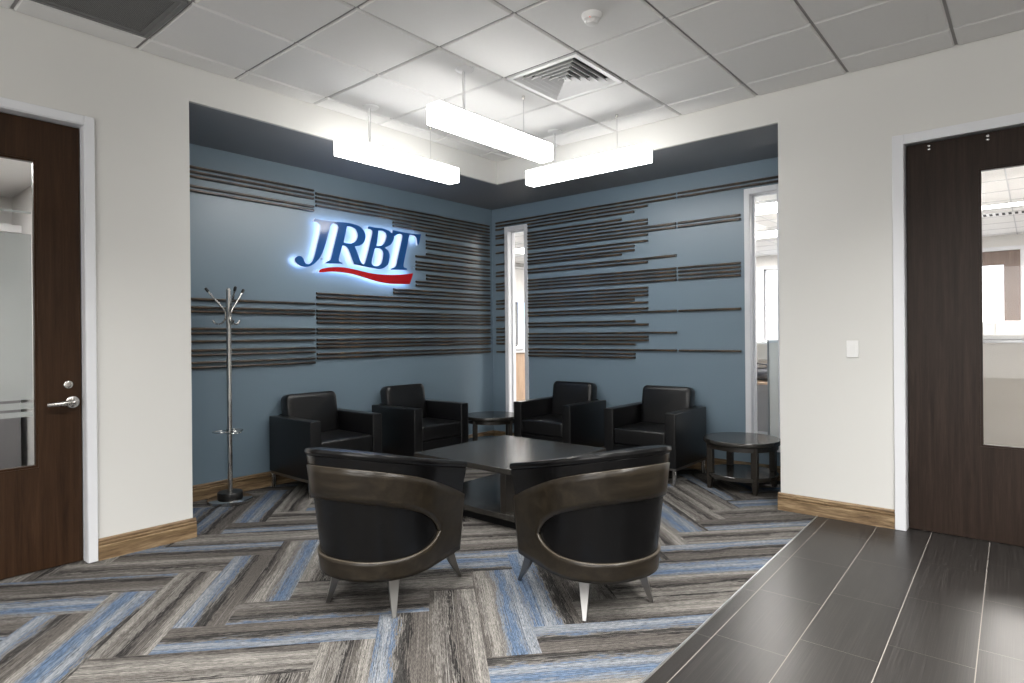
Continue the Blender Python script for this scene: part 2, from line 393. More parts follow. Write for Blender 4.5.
# ---- floor: herringbone carpet planks and porcelain tiles
fl = struct_empty('floor', 'floor of patterned carpet planks meeting dark porcelain tile', 'floor')
def edge_y(x, c=1.187): return c+.0225*(x-4.736)
def attr_mesh(name, faces, mat, parent, clip=None):
    """faces: list of (4 pts, 4 uvs, rgb)"""
    bm = B(); uvl = bm.loops.layers.uv.new('UVMap'); cl = bm.loops.layers.float_color.new('plank')
    for pts, uvs, rgb in faces:
        f = bm.faces.new([bm.verts.new(p) for p in pts])
        for lp, uv in zip(f.loops, uvs): lp[uvl].uv = uv; lp[cl] = (*rgb, 1)
    for co, no in clip or ():
        bmesh.ops.bisect_plane(bm, geom=bm.verts[:]+bm.edges[:]+bm.faces[:], plane_co=co, plane_no=no, clear_outer=True)
    for f in bm.faces:
        if f.normal.z < 0: f.normal_flip()
    return obj(name, bm, mat, parent, recalc=False)
U0 = .2286; th = math.radians(48)
e1 = Vector((math.cos(th), math.sin(th), 0)); e2 = Vector((math.sin(th), -math.cos(th), 0))
SO, TO = .15, .05
PLANKS = {(15, -10): (.80, 1), (16, -9): (.0, 0), (17, -8): (.72, 1), (18, -7): (.15, 0), (19, -6): (.72, 0), (20, -5): (.30, 0), (13, -5): (.72, 0), (14, -4): (.46, 0),
          (12, -6): (.30, 0), (11, -7): (.57, 0), (10, -8): (.72, 0), (14, -11): (.60, 0), (12, -5): (.72, 0), (13, -4): (.80, 0), (14, -3): (.15, 0), (15, -2): (.60, 1), (16, -1): (.75, 0),
          (17, 0): (.30, 0), (11, -6): (.15, 1), (9, -1): (.72, 0), (8, -2): (.30, 0), (10, 0): (.0, 0), (11, 1): (.50, 0), (12, 2): (.66, 0), (13, 3): (.15, 0), (11, 2): (.72, 1),
          (10, 1): (.62, 0), (9, 0): (.0, 0), (12, 3): (.15, 0), (13, 4): (.30, 0), (14, 5): (.62, 0), (15, 6): (.72, 1), (16, 7): (.30, 0), (17, 8): (.72, 0), (18, 9): (.0, 0), (19, 10): (.60, 0),
          (19, 9): (.15, 0), (18, 8): (.30, 0), (17, 7): (.60, 0), (16, 6): (.33, 0), (20, -6): (.60, 0), (19, -7): (.72, 0), (21, -5): (.30, 0), (18, -8): (.60, 0), (10, -7): (.28, 0), (7, 5): (.15, 0)}
faces = []
rr = random.Random(23)
for i in range(-20, 40):
    for j in range(-36, 30):
        v = (i-j) % 8
        if v == 2: s0, s1, t0, t1, along = i, i+4, j, j+1, True
        elif v == 1: s0, s1, t0, t1, along = i, i+1, j, j+4, False
        else: continue
        def pt(s, t): return e1*((s-SO)*U0)+e2*((t-TO)*U0)
        q = [pt(s0, t0), pt(s1, t0), pt(s1, t1), pt(s0, t1)]
        if max(p.x for p in q) < BACK or min(p.x for p in q) > XB or max(p.y for p in q) < .9 or min(p.y for p in q) > YB: continue
        rgb = (rr.random(), rr.choice((0., .06, .15, .28, .33, .46, .50, .60, .72, .80, .12)), rr.random()); o = rr.random()*20; fl_ = rr.random() < .5
        if (i, j) in PLANKS: rgb = (rgb[0], PLANKS[i, j][0], rgb[2]); fl_ = PLANKS[i, j][1]
        uv = [(o, 0), (o+.914, 0), (o+.914, 1), (o, 1)] if along else [(o, 0), (o, 1), (o+.914, 1), (o+.914, 0)]
        if fl_: uv = [(a, 1-b_) for a, b_ in uv]
        faces.append(([(p.x, p.y, .0) for p in q], uv, rgb))
en = Vector((.0225, -1, 0)).normalized()
attr_mesh('carpet', faces, M['carpet'], fl, clip=[((4.736, 1.187, 0), en), ((BACK, 0, 0), (-1, 0, 0)), ((XB+.02, 0, 0), (1, 0, 0)), ((0, YB+.02, 0), (0, 1, 0))])
# tiles
faces = []; gw = .0019
rows = [1.187-.004, 1.113]
while rows[-1] > -5: rows.append(rows[-1]-.2965)
for r in range(len(rows)-1):
    ya, yb = rows[r], rows[r+1]
    off = (4.34, 3.785, 3.969, 4.150)[r] if r < 4 else 4.150+.19*(r-3)
    k0 = int((BACK-off)/.597)-1
    for k in range(k0, 4):
        x0, x1 = off+k*.597+gw*.5, off+(k+1)*.597-gw*.5
        if x1 < BACK or x0 > 5.2: continue
        q = [(x, edge_y(x, y), 0.0) for x, y in ((x0, yb+gw), (x1, yb+gw), (x1, ya-gw), (x0, ya-gw))]
        o = rr.random()*30; o2 = rr.random()*10
        faces.append((q, [(o, o2), (o+.6, o2), (o+.6, o2+.3), (o, o2+.3)], (rr.random(), rr.random(), rr.random())))
attr_mesh('floor_tiles', faces, M['floor_tile'], fl, clip=[((XR+.2, 0, 0), (1, 0, 0)), ((BACK, 0, 0), (-1, 0, 0)), ((0, BACK, 0), (0, -1, 0))])
bm = B(); prism(bm, [(BACK, BACK), (XR+.1, BACK), (XR+.1, edge_y(XR+.1)-.003), (BACK, edge_y(BACK)-.003)], -.03, -.0012); obj('grout', bm, M['grout'], fl)
bm = B(); prism(bm, [(BACK, edge_y(BACK)-.004), (XR+.1, edge_y(XR+.1)-.004), (XR+.1, edge_y(XR+.1)+.003), (BACK, edge_y(BACK)+.003)], -.02, .004)
obj('edge_strip', bm, M['alu'], fl)
bm = B(); box(bm, BACK-.2, 12.3, BACK-.2, 8.4, -.08, -.031); obj('subfloor', bm, M['office_floor'], fl)
bm = B(); box(bm, XB+.1, 12.2, BACK, 8.2, -.03, -.004); box(bm, XR+.11, XB+.1, BACK, YJ-.1, -.03, -.005); box(bm, -2.5, XB+.1, YB+.1, 8.2, -.03, -.004); box(bm, -2.5, XJ-.05, YL+.1, YB+.1, -.03, -.005)
obj('office_carpet', bm, M['office_floor'], fl)

# ---- baseboards (profiled)
PROF = [(0, 0), (.018, 0), (.018, .081), (.010, .086), (.015, .091), (.016, .099), (.008, .105), (.012, .111), (.010, .119), (.004, .125), (0, .126)]
def baseboard(name, p0, p1, nrm, mat, label):
    """profile swept from p0 to p1, thickness along nrm"""
    p0, p1, nrm = Vector((*p0, 0)), Vector((*p1, 0)), Vector((*nrm, 0)); bm = B()
    org = p0
    loft(bm, [[(p-org)+nrm*d+Vector((0, 0, z)) for d, z in PROF] for p in (p0, p1)])
    o = obj(name, bm, mat, loc=org); struct(o, label, 'baseboard'); return o
baseboard('baseboard_left', (1.174, YL), (XJ+.018, YL), (0, -1), M['oak_x'], 'oak baseboard beside the lever handled door')
baseboard('baseboard_right', (XR, .715), (XR, YJ+.018), (-1, 0), M['oak_y'], 'oak baseboard under the light switch')
baseboard('baseboard_back', (XJ, YB), (XB, YB), (0, -1), M['oak_x'], 'oak baseboard of the blue sign wall')
baseboard('baseboard_niche', (XB, YJ), (XB, YB-.018), (-1, 0), M['oak_y'], 'oak baseboard of the blue wall with windows')
baseboard('baseboard_jamb', (XJ, YL), (XJ, YB), (1, 0), M['oak_y'], 'oak baseboard wrapping the niche end by the coat rack')
baseboard('baseboard_jamb_table', (XR, YJ), (XB, YJ), (0, 1), M['oak_x'], 'oak baseboard wrapping the niche end by the round table')
baseboard('baseboard_left_far', (BACK, YL), (.05, YL), (0, -1), M['oak_x'], 'oak baseboard on the far side of the lever handled door')
baseboard('baseboard_right_far', (XR, BACK), (XR, -.42), (-1, 0), M['oak_y'], 'oak baseboard on the far side of the wide dark door')

# ---- doors
d1 = struct_empty('door_1', 'dark walnut door with lever handle and frosted narrow glass', 'door', (0, YL, 0))
# local y=0 at the wall face, +y into the wall
def ring(bm, a0, a1, z1, b0, b1, c0, c1):
    """casing: legs and head; outer a0..a1 up to z1, inner b0..b1; depth c0..c1 (local y)"""
    dz = min(abs(b0-a0), abs(a1-b1))
    box(bm, a0, b0, c0, c1, 0, z1); box(bm, b1, a1, c0, c1, 0, z1); box(bm, b0, b1, c0, c1, z1-dz, z1)
bm = B(); ring(bm, .05, 1.174, 2.588, .10, 1.124, -.018, .0); ring(bm, .088, 1.136, 2.547, .102, 1.122, -.012, T)
ring(bm, .10, 1.124, 2.537, .114, 1.110, .112, T+.005)
obj('door_frame', bm, M['frame'], d1, bevel=.003)
def leaf(parent, name, lo, hi, top, g0, g1, gz0, gz1, y0, y1, mat, axis='x'):
    bm = B()
    for t in ((lo, g0, .006, top), (g1, hi, .006, top), (g0, g1, .006, gz0), (g0, g1, gz1, top)):
        box(bm, t[0], t[1], y0, y1, t[2], t[3])
    return obj(name, bm, mat, parent)
lf = leaf(d1, 'door_leaf', .107, 1.1165, 2.528, .500, .912, .582, 2.303, .060, .105, M['walnut_red'])
bm = B(); ring(bm, .103, 1.121, 2.534, .107, 1.1165, .085, .11); obj('shadow_gap', bm, M['gap_shade'], d1)
bm = B()
for t in ((.500, .512, .582, 2.303), (.900, .912, .582, 2.303), (.512, .900, .582, .594), (.512, .900, 2.291, 2.303)):
    box(bm, t[0], t[1], .066, .100, t[2], t[3])
obj('glazing_bead', bm, M['walnut_red'], lf)
bm = B(); box(bm, .512, .900, .078, .086, .594, 2.291); gl = obj('glass_pane', bm, M['glass'], d1)
bm = B()
for z0, z1 in ((1.935, 1.975), (1.895, 1.92)): pass
for z0, z1 in ((2.00, 2.012), (.963, 1.885), (.912, .948), (.868, .897)): box(bm, .513, .893, .0868, .0874, z0, z1)
obj('frosted_film', bm, M['film'], gl)
bm = B()
lathe(bm, [(.034, 0), (.034, .007), (.029, .011), (.015, .013), (.014, .048)], n=24)
bmesh.ops.rotate(bm, cent=(0, 0, 0), matrix=Matrix.Rotation(PI/2, 3, 'X'), verts=bm.verts)
tube(bm, [(0, -.042, 0), (-.02, -.050, 0), (-.05, -.052, -.002), (-.10, -.050, -.004), (-.128, -.044, -.005)], [.0155, .0155, .0145, .013, .011], 12)
obj('lever_handle', bm, M['steel'], d1, smooth=True, loc=(1.072, .060, .934))['label'] = 'brushed steel lever handle'
bm = B(); lathe(bm, [(.022, 0), (.022, .006), (.017, .010), (.010, .0105)], n=24); bmesh.ops.rotate(bm, cent=(0, 0, 0), matrix=Matrix.Rotation(PI/2, 3, 'X'), verts=bm.verts)
box(bm, -.0015, .0015, -.0115, -.0105, -.006, .006)
obj('lock_cylinder', bm, M['steel'], d1, smooth=True, loc=(1.053, .060, 1.036))['label'] = 'round steel key cylinder'

d2 = struct_empty('door_2', 'wide dark door with tall clear glass beside the light switch', 'door', (XR, 0, 0))
def rot90(bm):   # local x -> world -y ... build along y directly instead
    pass
def ringy(bm, a0, a1, z1, b0, b1, c0, c1):
    dz = min(abs(b0-a0), abs(a1-b1))
    box(bm, c0, c1, a0, b0, 0, z1); box(bm, c0, c1, b1, a1, 0, z1); box(bm, c0, c1, b0, b1, z1-dz, z1)
bm = B(); ringy(bm, -.433, .715, 2.582, -.37, .652, -.018, 0); ringy(bm, -.380, .662, 2.541, -.368, .650, -.012, T)
ringy(bm, -.37, .652, 2.531, -.356, .638, .112, T+.005)
obj('door_frame', bm, M['frame'], d2, bevel=.003)
bm = B()
for t in ((-.363, -.15, .006, 2.520), (.265, .645, .006, 2.520), (-.15, .265, .006, .584), (-.15, .265, 2.303, 2.520)): box(bm, .060, .105, t[0], t[1], t[2], t[3])
lf2 = obj('door_leaf', bm, M['walnut'], d2)
bm = B(); ringy(bm, -.367, .649, 2.527, -.363, .645, .085, .11); obj('shadow_gap', bm, M['gap_shade'], d2)
bm = B()
for t in ((-.15, -.138, .584, 2.303), (.253, .265, .584, 2.303), (-.138, .253, .584, .596), (-.138, .253, 2.291, 2.303)): box(bm, .066, .100, t[0], t[1], t[2], t[3])
obj('glazing_bead', bm, M['walnut'], lf2)
bm = B(); box(bm, .078, .086, -.138, .253, .596, 2.291); obj('glass_pane', bm, M['glass'], d2)
for y in (.52, .22):
    for dz in (0, .022):
        bm = B(); lathe(bm, [(.0085, 0), (.0085, .003), (.004, .0055)], n=14); bmesh.ops.rotate(bm, cent=(0, 0, 0), matrix=Matrix.Rotation(-PI/2, 3, 'Y'), verts=bm.verts)
        obj('through_bolt', bm, M['chrome'], d2, smooth=True, loc=(.060, y, 2.477+dz))['label'] = 'small chrome closer bolt'

# ---- narrow windows of the niche
for n, (a, c), lab in ((1, W1, 'narrow tall window beside the wall corner among the slats'), (2, W2, 'narrow tall window behind the round table by the white wall')):
    w = struct_empty('window_%d' % n, lab, 'window', (XB, 0, 0))
    bm = B(); f = .05
    for c0, c1, o_, i_ in ((-.018, 0, f, 0), (-.010, .12, .012, -.004)):
        box(bm, c0, c1, a-o_, a+(-i_ if False else 0)+(.004 if i_ < 0 else 0), WZ[0]-o_, WZ[1]+o_); box(bm, c0, c1, c-(.004 if i_ < 0 else 0), c+o_, WZ[0]-o_, WZ[1]+o_)
        box(bm, c0, c1, a, c, WZ[1]-(.004 if i_ < 0 else 0), WZ[1]+o_); box(bm, c0, c1, a, c, WZ[0]-o_, WZ[0]+(.004 if i_ < 0 else 0))
    obj('window_frame', bm, M['frame'], w, bevel=.003)
    bm = B()
    for t in ((a+.004, a+.022, WZ[0], WZ[1]), (c-.022, c-.004, WZ[0], WZ[1]), (a, c, WZ[0], WZ[0]+.02), (a, c, WZ[1]-.02, WZ[1])): box(bm, .048, .082, *t)
    obj('glazing_stop', bm, M['frame'], w)
    bm = B(); box(bm, .061, .067, a+.01, c-.01, WZ[0]+.01, WZ[1]-.01); obj('glass_pane', bm, M['glass'], w)

# ------------------------------------------------------------------ slats
SD, SH = .027, .0205
def mesh_slat(axis, a0, a1, z):
    bm = B(); r = random.Random(int(a0*1000)+int(z*7919)); L = a1-a0; n = max(2, int(L/.16)); rings = []
    for k in range(n+1):
        t = L*k/n; j = lambda q: r.uniform(-q, q)
        h0, h1, d = -SH/2+j(.0012), SH/2+j(.0012), SD+j(.0015)
        pr = [(0, h0), (d-.005, h0), (d, h0+.005), (d, h1-.008), (d-.003, h1-.003), (d-.009, h1), (0, h1)]
        rings.append([(t, -q, hh) if axis == 'x' else (-q, t, hh) for q, hh in pr])
    loft(bm, rings)
    return bm
GS = 'weathered wooden slats on the blue walls'
ORD = ['topmost', 'second from the top', 'third from the top', 'fourth from the top', 'fifth from the top', 'sixth from the top', 'seventh from the top', 'eighth from the top', 'ninth from the top', 'tenth from the top',
       'eleventh from the top', 'twelfth from the top', 'thirteenth from the top', 'fourteenth from the top', 'fifteenth from the top', 'sixteenth from the top', 'seventeenth from the top', 'eighteenth from the top']
def ordinal(i, n):
    if i < (n+1)//2: return ORD[i]
    k = n-1-i
    return 'lowest' if k == 0 else ORD[k].replace('from the top', 'from the bottom')
def slat(axis, a0, a1, z, label):
    o = obj('mounted_slat', mesh_slat(axis, a0, a1, z), M['slat_'+axis], loc=(a0, YB, z) if axis == 'x' else (XB, a0, z))
    tag(o, label, 'wooden slat', GS); return o
A_up = [2.657, 2.619, 2.582, 2.506, 2.470]
for i, z in enumerate(A_up): slat('x', XJ+.005, 3.178, z, 'dark wooden slat, %s of the five high above the coat rack' % ordinal(i, 5))
A_lo = [1.607, 1.542, 1.508, 1.370, 1.334, 1.270, 1.198, 1.160, 1.100, 1.061]
for i, z in enumerate(A_lo): slat('x', XJ+.005, 3.178, z, 'dark wooden slat, %s of the ten behind the coat rack' % ordinal(i, 10))
Bs = [(3.203, z) for z in (2.634, 2.597, 2.559, 2.521)]+[(4.108, z) for z in (2.484, 2.447)]+[(4.565, z) for z in (2.405, 2.339, 2.303, 2.264, 2.198)] \
    + [(4.415, z) for z in (2.161, 2.10, 2.062, 2.024)]+[(4.565, z) for z in (1.963, 1.927)]+[(4.415, z) for z in (1.886, 1.846)]+[(4.108, z) for z in (1.788, 1.751)] \
    + [(3.203, z) for z in (1.703, 1.666, 1.604, 1.541, 1.505, 1.470, 1.431, 1.368, 1.334, 1.270, 1.232, 1.197, 1.136, 1.098)]
for a, col_lab in ((3.203, None),):
    top = [z for x, z in Bs if x == 3.203 and z > 2]; low = [z for x, z in Bs if x == 3.203 and z < 2]
    mid = [(x, z) for x, z in Bs if x > 3.3]
    for i, z in enumerate(top): slat('x', 3.203, 5.588, z, 'long dark wooden slat, %s of the four above the glowing letters' % ordinal(i, 4))
    for i, z in enumerate(low): slat('x', 3.203, 5.588, z, 'long dark wooden slat, %s of the fourteen below the red swoosh' % ordinal(i, 14))
    for i, (x, z) in enumerate(mid): slat('x', x, 5.588, z, 'dark slat, %s between glowing letters and wall corner' % ordinal(i, len(mid)))
short = [2.588, 2.514, 2.481, 2.400, 2.302, 2.164, 2.064, 2.022, 1.926, 1.888, 1.847, 1.718, 1.680, 1.620, 1.518, 1.481, 1.378, 1.337, 1.277, 1.239, 1.198, 1.096]
for i, z in enumerate(short): slat('y', 4.915, 5.035, z, 'very short dark slat, %s between wall corner and narrow window' % ordinal(i, len(short)))
E_ = {2: 2.680, 3: 2.988, 4: 3.138, 5: 3.288}
Cs = [(2.668, 2), (2.631, 2), (2.594, 3), (2.556, 4), (2.493, 5), (2.456, 3), (2.418, 3), (2.379, 2), (2.341, 2), (2.306, 3), (2.243, 3), (2.205, 4), (2.163, 4), (2.130, 5), (2.064, 2), (2.026, 3),
      (1.940, 2), (1.904, 2), (1.867, 2), (1.828, 2), (1.769, 3), (1.730, 3), (1.693, 3), (1.656, 4), (1.620, 3), (1.559, 3), (1.522, 2), (1.433, 4), (1.395, 3), (1.311, 2), (1.270, 3), (1.234, 3), (1.196, 4), (1.135, 2), (1.095, 4), (1.057, 4)]
for i, (z, k) in enumerate(Cs):
    a1 = 5.035 if i < 2 else 4.535
    slat('y', E_[k], a1, z, 'dark slat, %s in the tall stack beside the corner window' % ordinal(i, len(Cs)))
Ds = [(2.668, YJ+.005), (2.631, YJ+.005), (2.379, 2.052), (2.341, 2.052), (1.940, 2.052), (1.904, 2.052), (1.867, 2.052), (1.828, 2.052), (1.522, 2.052), (1.135, 2.052)]
for i, (z, a0) in enumerate(Ds): slat('y', a0, 2.655, z, 'dark wooden slat, %s of ten nearest the white wall' % ordinal(i, len(Ds)))

# ------------------------------------------------------------------ illuminated letters
LOGO = {
 'J': [[(3.143,2.357),(3.139,2.368),(3.152,2.387),(3.175,2.382),(3.248,2.381),(3.352,2.385),(3.352,2.370),(3.330,2.355),(3.315,2.334),(3.307,2.309),(3.284,2.239),(3.262,2.165),(3.232,2.086),(3.196,2.025),(3.153,1.979),(3.110,1.949),(3.063,1.934),(3.017,1.935),(2.977,1.951),(2.952,1.971),(2.947,1.994),(2.961,2.015),(2.988,2.027),(3.015,2.023),(3.033,2.003),(3.043,1.979),(3.062,1.962),(3.090,1.964),(3.121,1.990),(3.146,2.049),(3.165,2.117),(3.187,2.195),(3.206,2.268),(3.215,2.321),(3.204,2.341),(3.175,2.356)]],
 'R': [[(3.353,2.385),(3.429,2.390),(3.509,2.394),(3.579,2.390),(3.644,2.377),(3.692,2.342),(3.713,2.299),(3.707,2.253),(3.679,2.210),(3.636,2.185),(3.586,2.174),(3.603,2.142),(3.623,2.094),(3.649,2.041),(3.683,2.003),(3.697,1.991),(3.575,1.999),(3.552,2.047),(3.529,2.104),(3.504,2.147),(3.478,2.166),(3.447,2.170),(3.431,2.124),(3.414,2.074),(3.404,2.029),(3.413,2.011),(3.445,2.002),(3.439,1.993),(3.263,1.982),(3.274,1.999),(3.307,2.016),(3.318,2.036),(3.341,2.115),(3.370,2.215),(3.396,2.306),(3.400,2.340),(3.383,2.361),(3.353,2.368)],
   [(3.499,2.358),(3.543,2.359),(3.591,2.345),(3.616,2.308),(3.618,2.268),(3.595,2.226),(3.548,2.200),(3.501,2.196),(3.458,2.198),(3.473,2.256)]],
 'B': [[(3.741,2.380),(3.759,2.391),(3.834,2.389),(3.916,2.392),(3.976,2.385),(4.019,2.371),(4.055,2.346),(4.067,2.313),(4.048,2.267),(4.011,2.229),(3.944,2.197),(3.986,2.177),(4.008,2.140),(4.007,2.092),(3.985,2.031),(3.936,1.994),(3.876,1.976),(3.806,1.979),(3.714,1.986),(3.649,1.993),(3.649,2.009),(3.680,2.007),(3.697,2.017),(3.715,2.056),(3.744,2.144),(3.768,2.232),(3.792,2.320),(3.793,2.353),(3.770,2.364),(3.741,2.365)],
   [(3.869,2.362),(3.922,2.366),(3.962,2.349),(3.970,2.316),(3.953,2.266),(3.921,2.224),(3.879,2.210),(3.844,2.209),(3.856,2.270)],
   [(3.826,2.180),(3.873,2.185),(3.908,2.174),(3.926,2.142),(3.919,2.084),(3.901,2.034),(3.865,2.007),(3.818,2.003),(3.789,2.015),(3.784,2.043),(3.802,2.111)]],
 'T': [[(4.050,2.391),(4.124,2.389),(4.252,2.384),(4.370,2.388),(4.436,2.394),(4.425,2.354),(4.406,2.291),(4.388,2.270),(4.379,2.288),(4.369,2.342),(4.343,2.365),(4.297,2.370),(4.271,2.365),(4.261,2.325),(4.237,2.222),(4.203,2.099),(4.190,2.038),(4.199,2.017),(4.234,2.010),(4.221,1.994),(4.023,1.981),(4.031,1.994),(4.070,2.009),(4.093,2.035),(4.108,2.091),(4.141,2.203),(4.174,2.325),(4.174,2.357),(4.143,2.363),(4.105,2.349),(4.076,2.329),(4.055,2.336),(4.043,2.354)]],
 'swoosh': [[(3.196,1.914),(3.233,1.933),(3.334,1.954),(3.476,1.960),(3.610,1.947),(3.776,1.928),(3.950,1.925),(4.133,1.937),(4.320,1.966),(4.298,1.903),(4.273,1.845),(4.131,1.840),(4.009,1.836),(3.862,1.848),(3.705,1.877),(3.569,1.902),(3.436,1.912),(3.321,1.910),(3.233,1.897),(3.190,1.892)]],
}

def smooth_loop(pts, sub=4):
    """Catmull-Rom through the points, keeping sharp corners"""
    n = len(pts); P = [Vector(p) for p in pts]; sharp = []
    for i in range(n):
        a, c = (P[i]-P[i-1]), (P[(i+1) % n]-P[i]); sharp.append(a.length > 1e-6 and c.length > 1e-6 and a.angle(c) > math.radians(50))
    out = []
    for i in range(n):
        p0, p1, p2, p3 = P[i-1], P[i], P[(i+1) % n], P[(i+2) % n]
        if sharp[i]: p0 = p1*2-p2
        if sharp[(i+1) % n]: p3 = p2*2-p1
        for k in range(sub):
            t = k/sub
            out.append(.5*((2*p1)+(p2-p0)*t+(2*p0-5*p1+4*p2-p3)*t*t+(3*p1-p0-3*p2+p3)*t**3))
    return out
def flat_letter(loops, y0, y1, shrink=0, side_only=False):
    """bmesh of the outline in xz, extruded y0 (front) to y1 (back)"""
    cu = bpy.data.curves.new('outline', 'CURVE'); cu.dimensions = '2D'; cu.fill_mode = 'BOTH'; cu.extrude = abs(y1-y0)/2; cu.offset = -shrink
    for lp in loops:
        s = smooth_loop(lp); sp = cu.splines.new('POLY'); sp.points.add(len(s)-1); sp.use_cyclic_u = True
        for q, p in zip(sp.points, s): q.co = (p.x, p.y, 0, 1)
    o = bpy.data.objects.new('outline', cu); COL.objects.link(o)
    dg = bpy.context.evaluated_depsgraph_get(); dg.update(); ev = o.evaluated_get(dg); me = ev.to_mesh()
    bm = B(); bm.from_mesh(me); ev.to_mesh_clear(); bpy.data.objects.remove(o); bpy.data.curves.remove(cu)
    for v in bm.verts: v.co = Vector((v.co.x, (y0+y1)/2+v.co.z*(1 if y1 > y0 else -1), v.co.y))
    return bm
sx, sz = 3.80, 2.05
sign = thing('wall_sign', 'halo lit raised blue letters JRBT over a red swoosh', 'sign', (sx, YB, sz))
for key, loops in LOGO.items():
    loops = [[(x-sx, z-sz) for x, z in lp] for lp in loops]
    bm = flat_letter(loops, -.074, -.050)
    bmesh.ops.recalc_face_normals(bm, faces=bm.faces)
    for f in bm.faces: f.material_index = 0 if abs(f.normal.y) > .7 and f.calc_center_median().y < -.068 else 1
    nm = 'swoosh' if key == 'swoosh' else 'letter'
    o = obj(nm, bm, [M['sign_red' if key == 'swoosh' else 'sign_blue'], M['sign_edge']], sign)
    o['label'] = 'red wavy underline' if key == 'swoosh' else 'blue raised letter ' + key
    bm = flat_letter(loops, -.0495, -.045, shrink=.006)
    obj('halo_led', bm, M['led'], o)
bm = B()
for x in (-.55, -.2, .2, .55):
    bm = B(); tube(bm, [(x, 0, -.02), (x, -.046, -.02)], .004, 6); obj('standoff', bm, M['alu'], sign)

# ------------------------------------------------------------------ pendant lights
def rbox(bm, x0, x1, y0, y1, z0, z1, r=.012): box(bm, x0, x1, y0, y1, z0, z1, r, 3)
pl = thing('pendant_light', 'lit white box pendant hanging parallel to the sign wall, nearest the letters', 'pendant light', (3.235, 3.903, 2.64), 0, 'linear box pendants over the niche')
bm = B(); rbox(bm, -.595, .595, -.0625, .0625, 0, .128); bmesh.ops.recalc_face_normals(bm, faces=bm.faces)
for f in bm.faces: f.material_index = 2 if f.normal.z > .9 else 0 if f.normal.z < -.5 else 1
obj('diffuser', bm, [M['pendant'], M['pendant_side'], M['white_metal']], pl, smooth=True)
boxes('mounting_rail', [(-.49, .49, -.03, .03, .128, .148)], M['white_metal'], pl, bevel=.002)
zc = ZC-2.64
bm = B(); lathe(bm, [(.062, zc), (.062, zc-.006), (.055, zc-.012), (.012, zc-.016)], -.305, 0, 28); obj('ceiling_canopy', bm, M['white_metal'], pl, smooth=True)
bm = B(); tube(bm, [(-.318, 0, zc-.012), (-.322, 0, zc-.06), (-.316, .003, zc-.14), (-.318, .004, zc-.2), (-.312, 0, .147)], .006, 8); obj('power_cord', bm, M['white'], pl, smooth=True)
for x in (-.305, .312):
    bm = B(); tube(bm, [(x, 0, zc-.004), (x, 0, .147)], .0016, 6); obj('suspension_wire', bm, M['alu'], pl)
bm = B(); lathe(bm, [(.011, zc), (.011, zc-.02), (.006, zc-.028)], .312, 0, 14); obj('wire_grip', bm, M['steel'], pl, smooth=True)
dup(pl, (3.238, 2.885, 2.64), 0, 'lit white box pendant nearest the square ceiling vent, parallel to the sign wall')
dup(pl, (4.345, 2.875, 2.64), -PI/2, 'lit white box pendant hanging parallel to the blue wall with windows')

# ------------------------------------------------------------------ ceiling devices
cx, cy = PX+P0/2, PY+P0/2
vn = thing('ceiling_vent', 'square louvred white air diffuser set into the tiled ceiling', 'vent', (cx, cy, ZC))
h = P0/2-.014
bm = B()
for a0, a1 in ((-h, -h+.03), (h-.03, h)): box(bm, a0, a1, -h, h, -.004, .012); box(bm, -h+.03, h-.03, a0, a1, -.004, .012)
obj('frame', bm, M['white_metal'], vn)
def pyramid_ring(bm, ro, zo, ri, zi, t=.003):
    def sq(r, z): return [(-r, -r, z), (r, -r, z), (r, r, z), (-r, r, z)]
    rv = [[bm.verts.new(p) for p in sq(*q)] for q in ((ro, zo), (ri, zi), (ri-t, zi), (ro-t, zo-t*.3))]
    for a, c in zip(rv, rv[1:]+rv[:1]):
        for k in range(4): bm.faces.new((a[k], a[(k+1) % 4], c[(k+1) % 4], c[k]))
R0 = h-.03
for k in range(6):
    ro = R0-k*.044; bm = B(); pyramid_ring(bm, ro-.002, -.002, ro-.026, .034); obj('louvre', bm, M['white_metal'], vn)
bm = B(); box(bm, -.006, .006, -.006, .006, .0, .03); obj('centre_plug', bm, M['white_metal'], vn)
bm = B(); box(bm, -h, h, -h, h, .046, .049); obj('duct_back', bm, M['void'], vn)
rx, ry = PX-4*P0+P0/2, PY+2*P0+P0/2
rg = thing('return_grille', 'dark grey perforated air return panel above the lever handled door', 'vent', (rx, ry, ZC))
bm = B()
for a0, a1, z in ((h-.022, h, -.003), (h-.045, h-.022, .003)):
    for s in (-1, 1):
        lo, hi = sorted((s*a0, s*a1)); box(bm, lo, hi, -a1, a1, z, .014); box(bm, -a0, a0, lo, hi, z, .014)
obj('frame', bm, M['grille_frame'], rg)
bm = B(); box(bm, -h+.045, h-.045, -h+.045, h-.045, .006, .010); obj('perforated_panel', bm, M['perf'], rg)
sd = thing('smoke_detector', 'small round white smoke detector on the tiled ceiling', 'smoke detector', (2.90, 1.865, ZC))
bm = B(); lathe(bm, [(.056, 0), (.056, -.012), (.050, -.020), (.047, -.030), (.030, -.036), (.0285, -.052), (.02, -.058), (.004, -.059)], n=36); obj('housing', bm, M['white'], sd, smooth=True)
bm = B(); 
for k in range(8):
    a = k*PI/4+.2; tube(bm, [(.040*math.cos(a), .040*math.sin(a), -.033), (.0295*math.cos(a), .0295*math.sin(a), -.046)], .0035, 6)
obj('sensor_cage', bm, M['white'], sd)
bm = B(); lathe(bm, [(.0028, 0), (.0028, -.003), (.001, -.004)], n=10); obj('indicator_light', bm, M['red_led'], sd, loc=(-.040, -.014, -.030))
sw = thing('light_switch', 'white rocker light switch plate on the white wall', 'light switch', (XR, .958, 1.184))
bm = B(); box(bm, -.006, 0, -.037, .037, -.058, .058); obj('wall_plate', bm, M['white'], sw, bevel=.003)
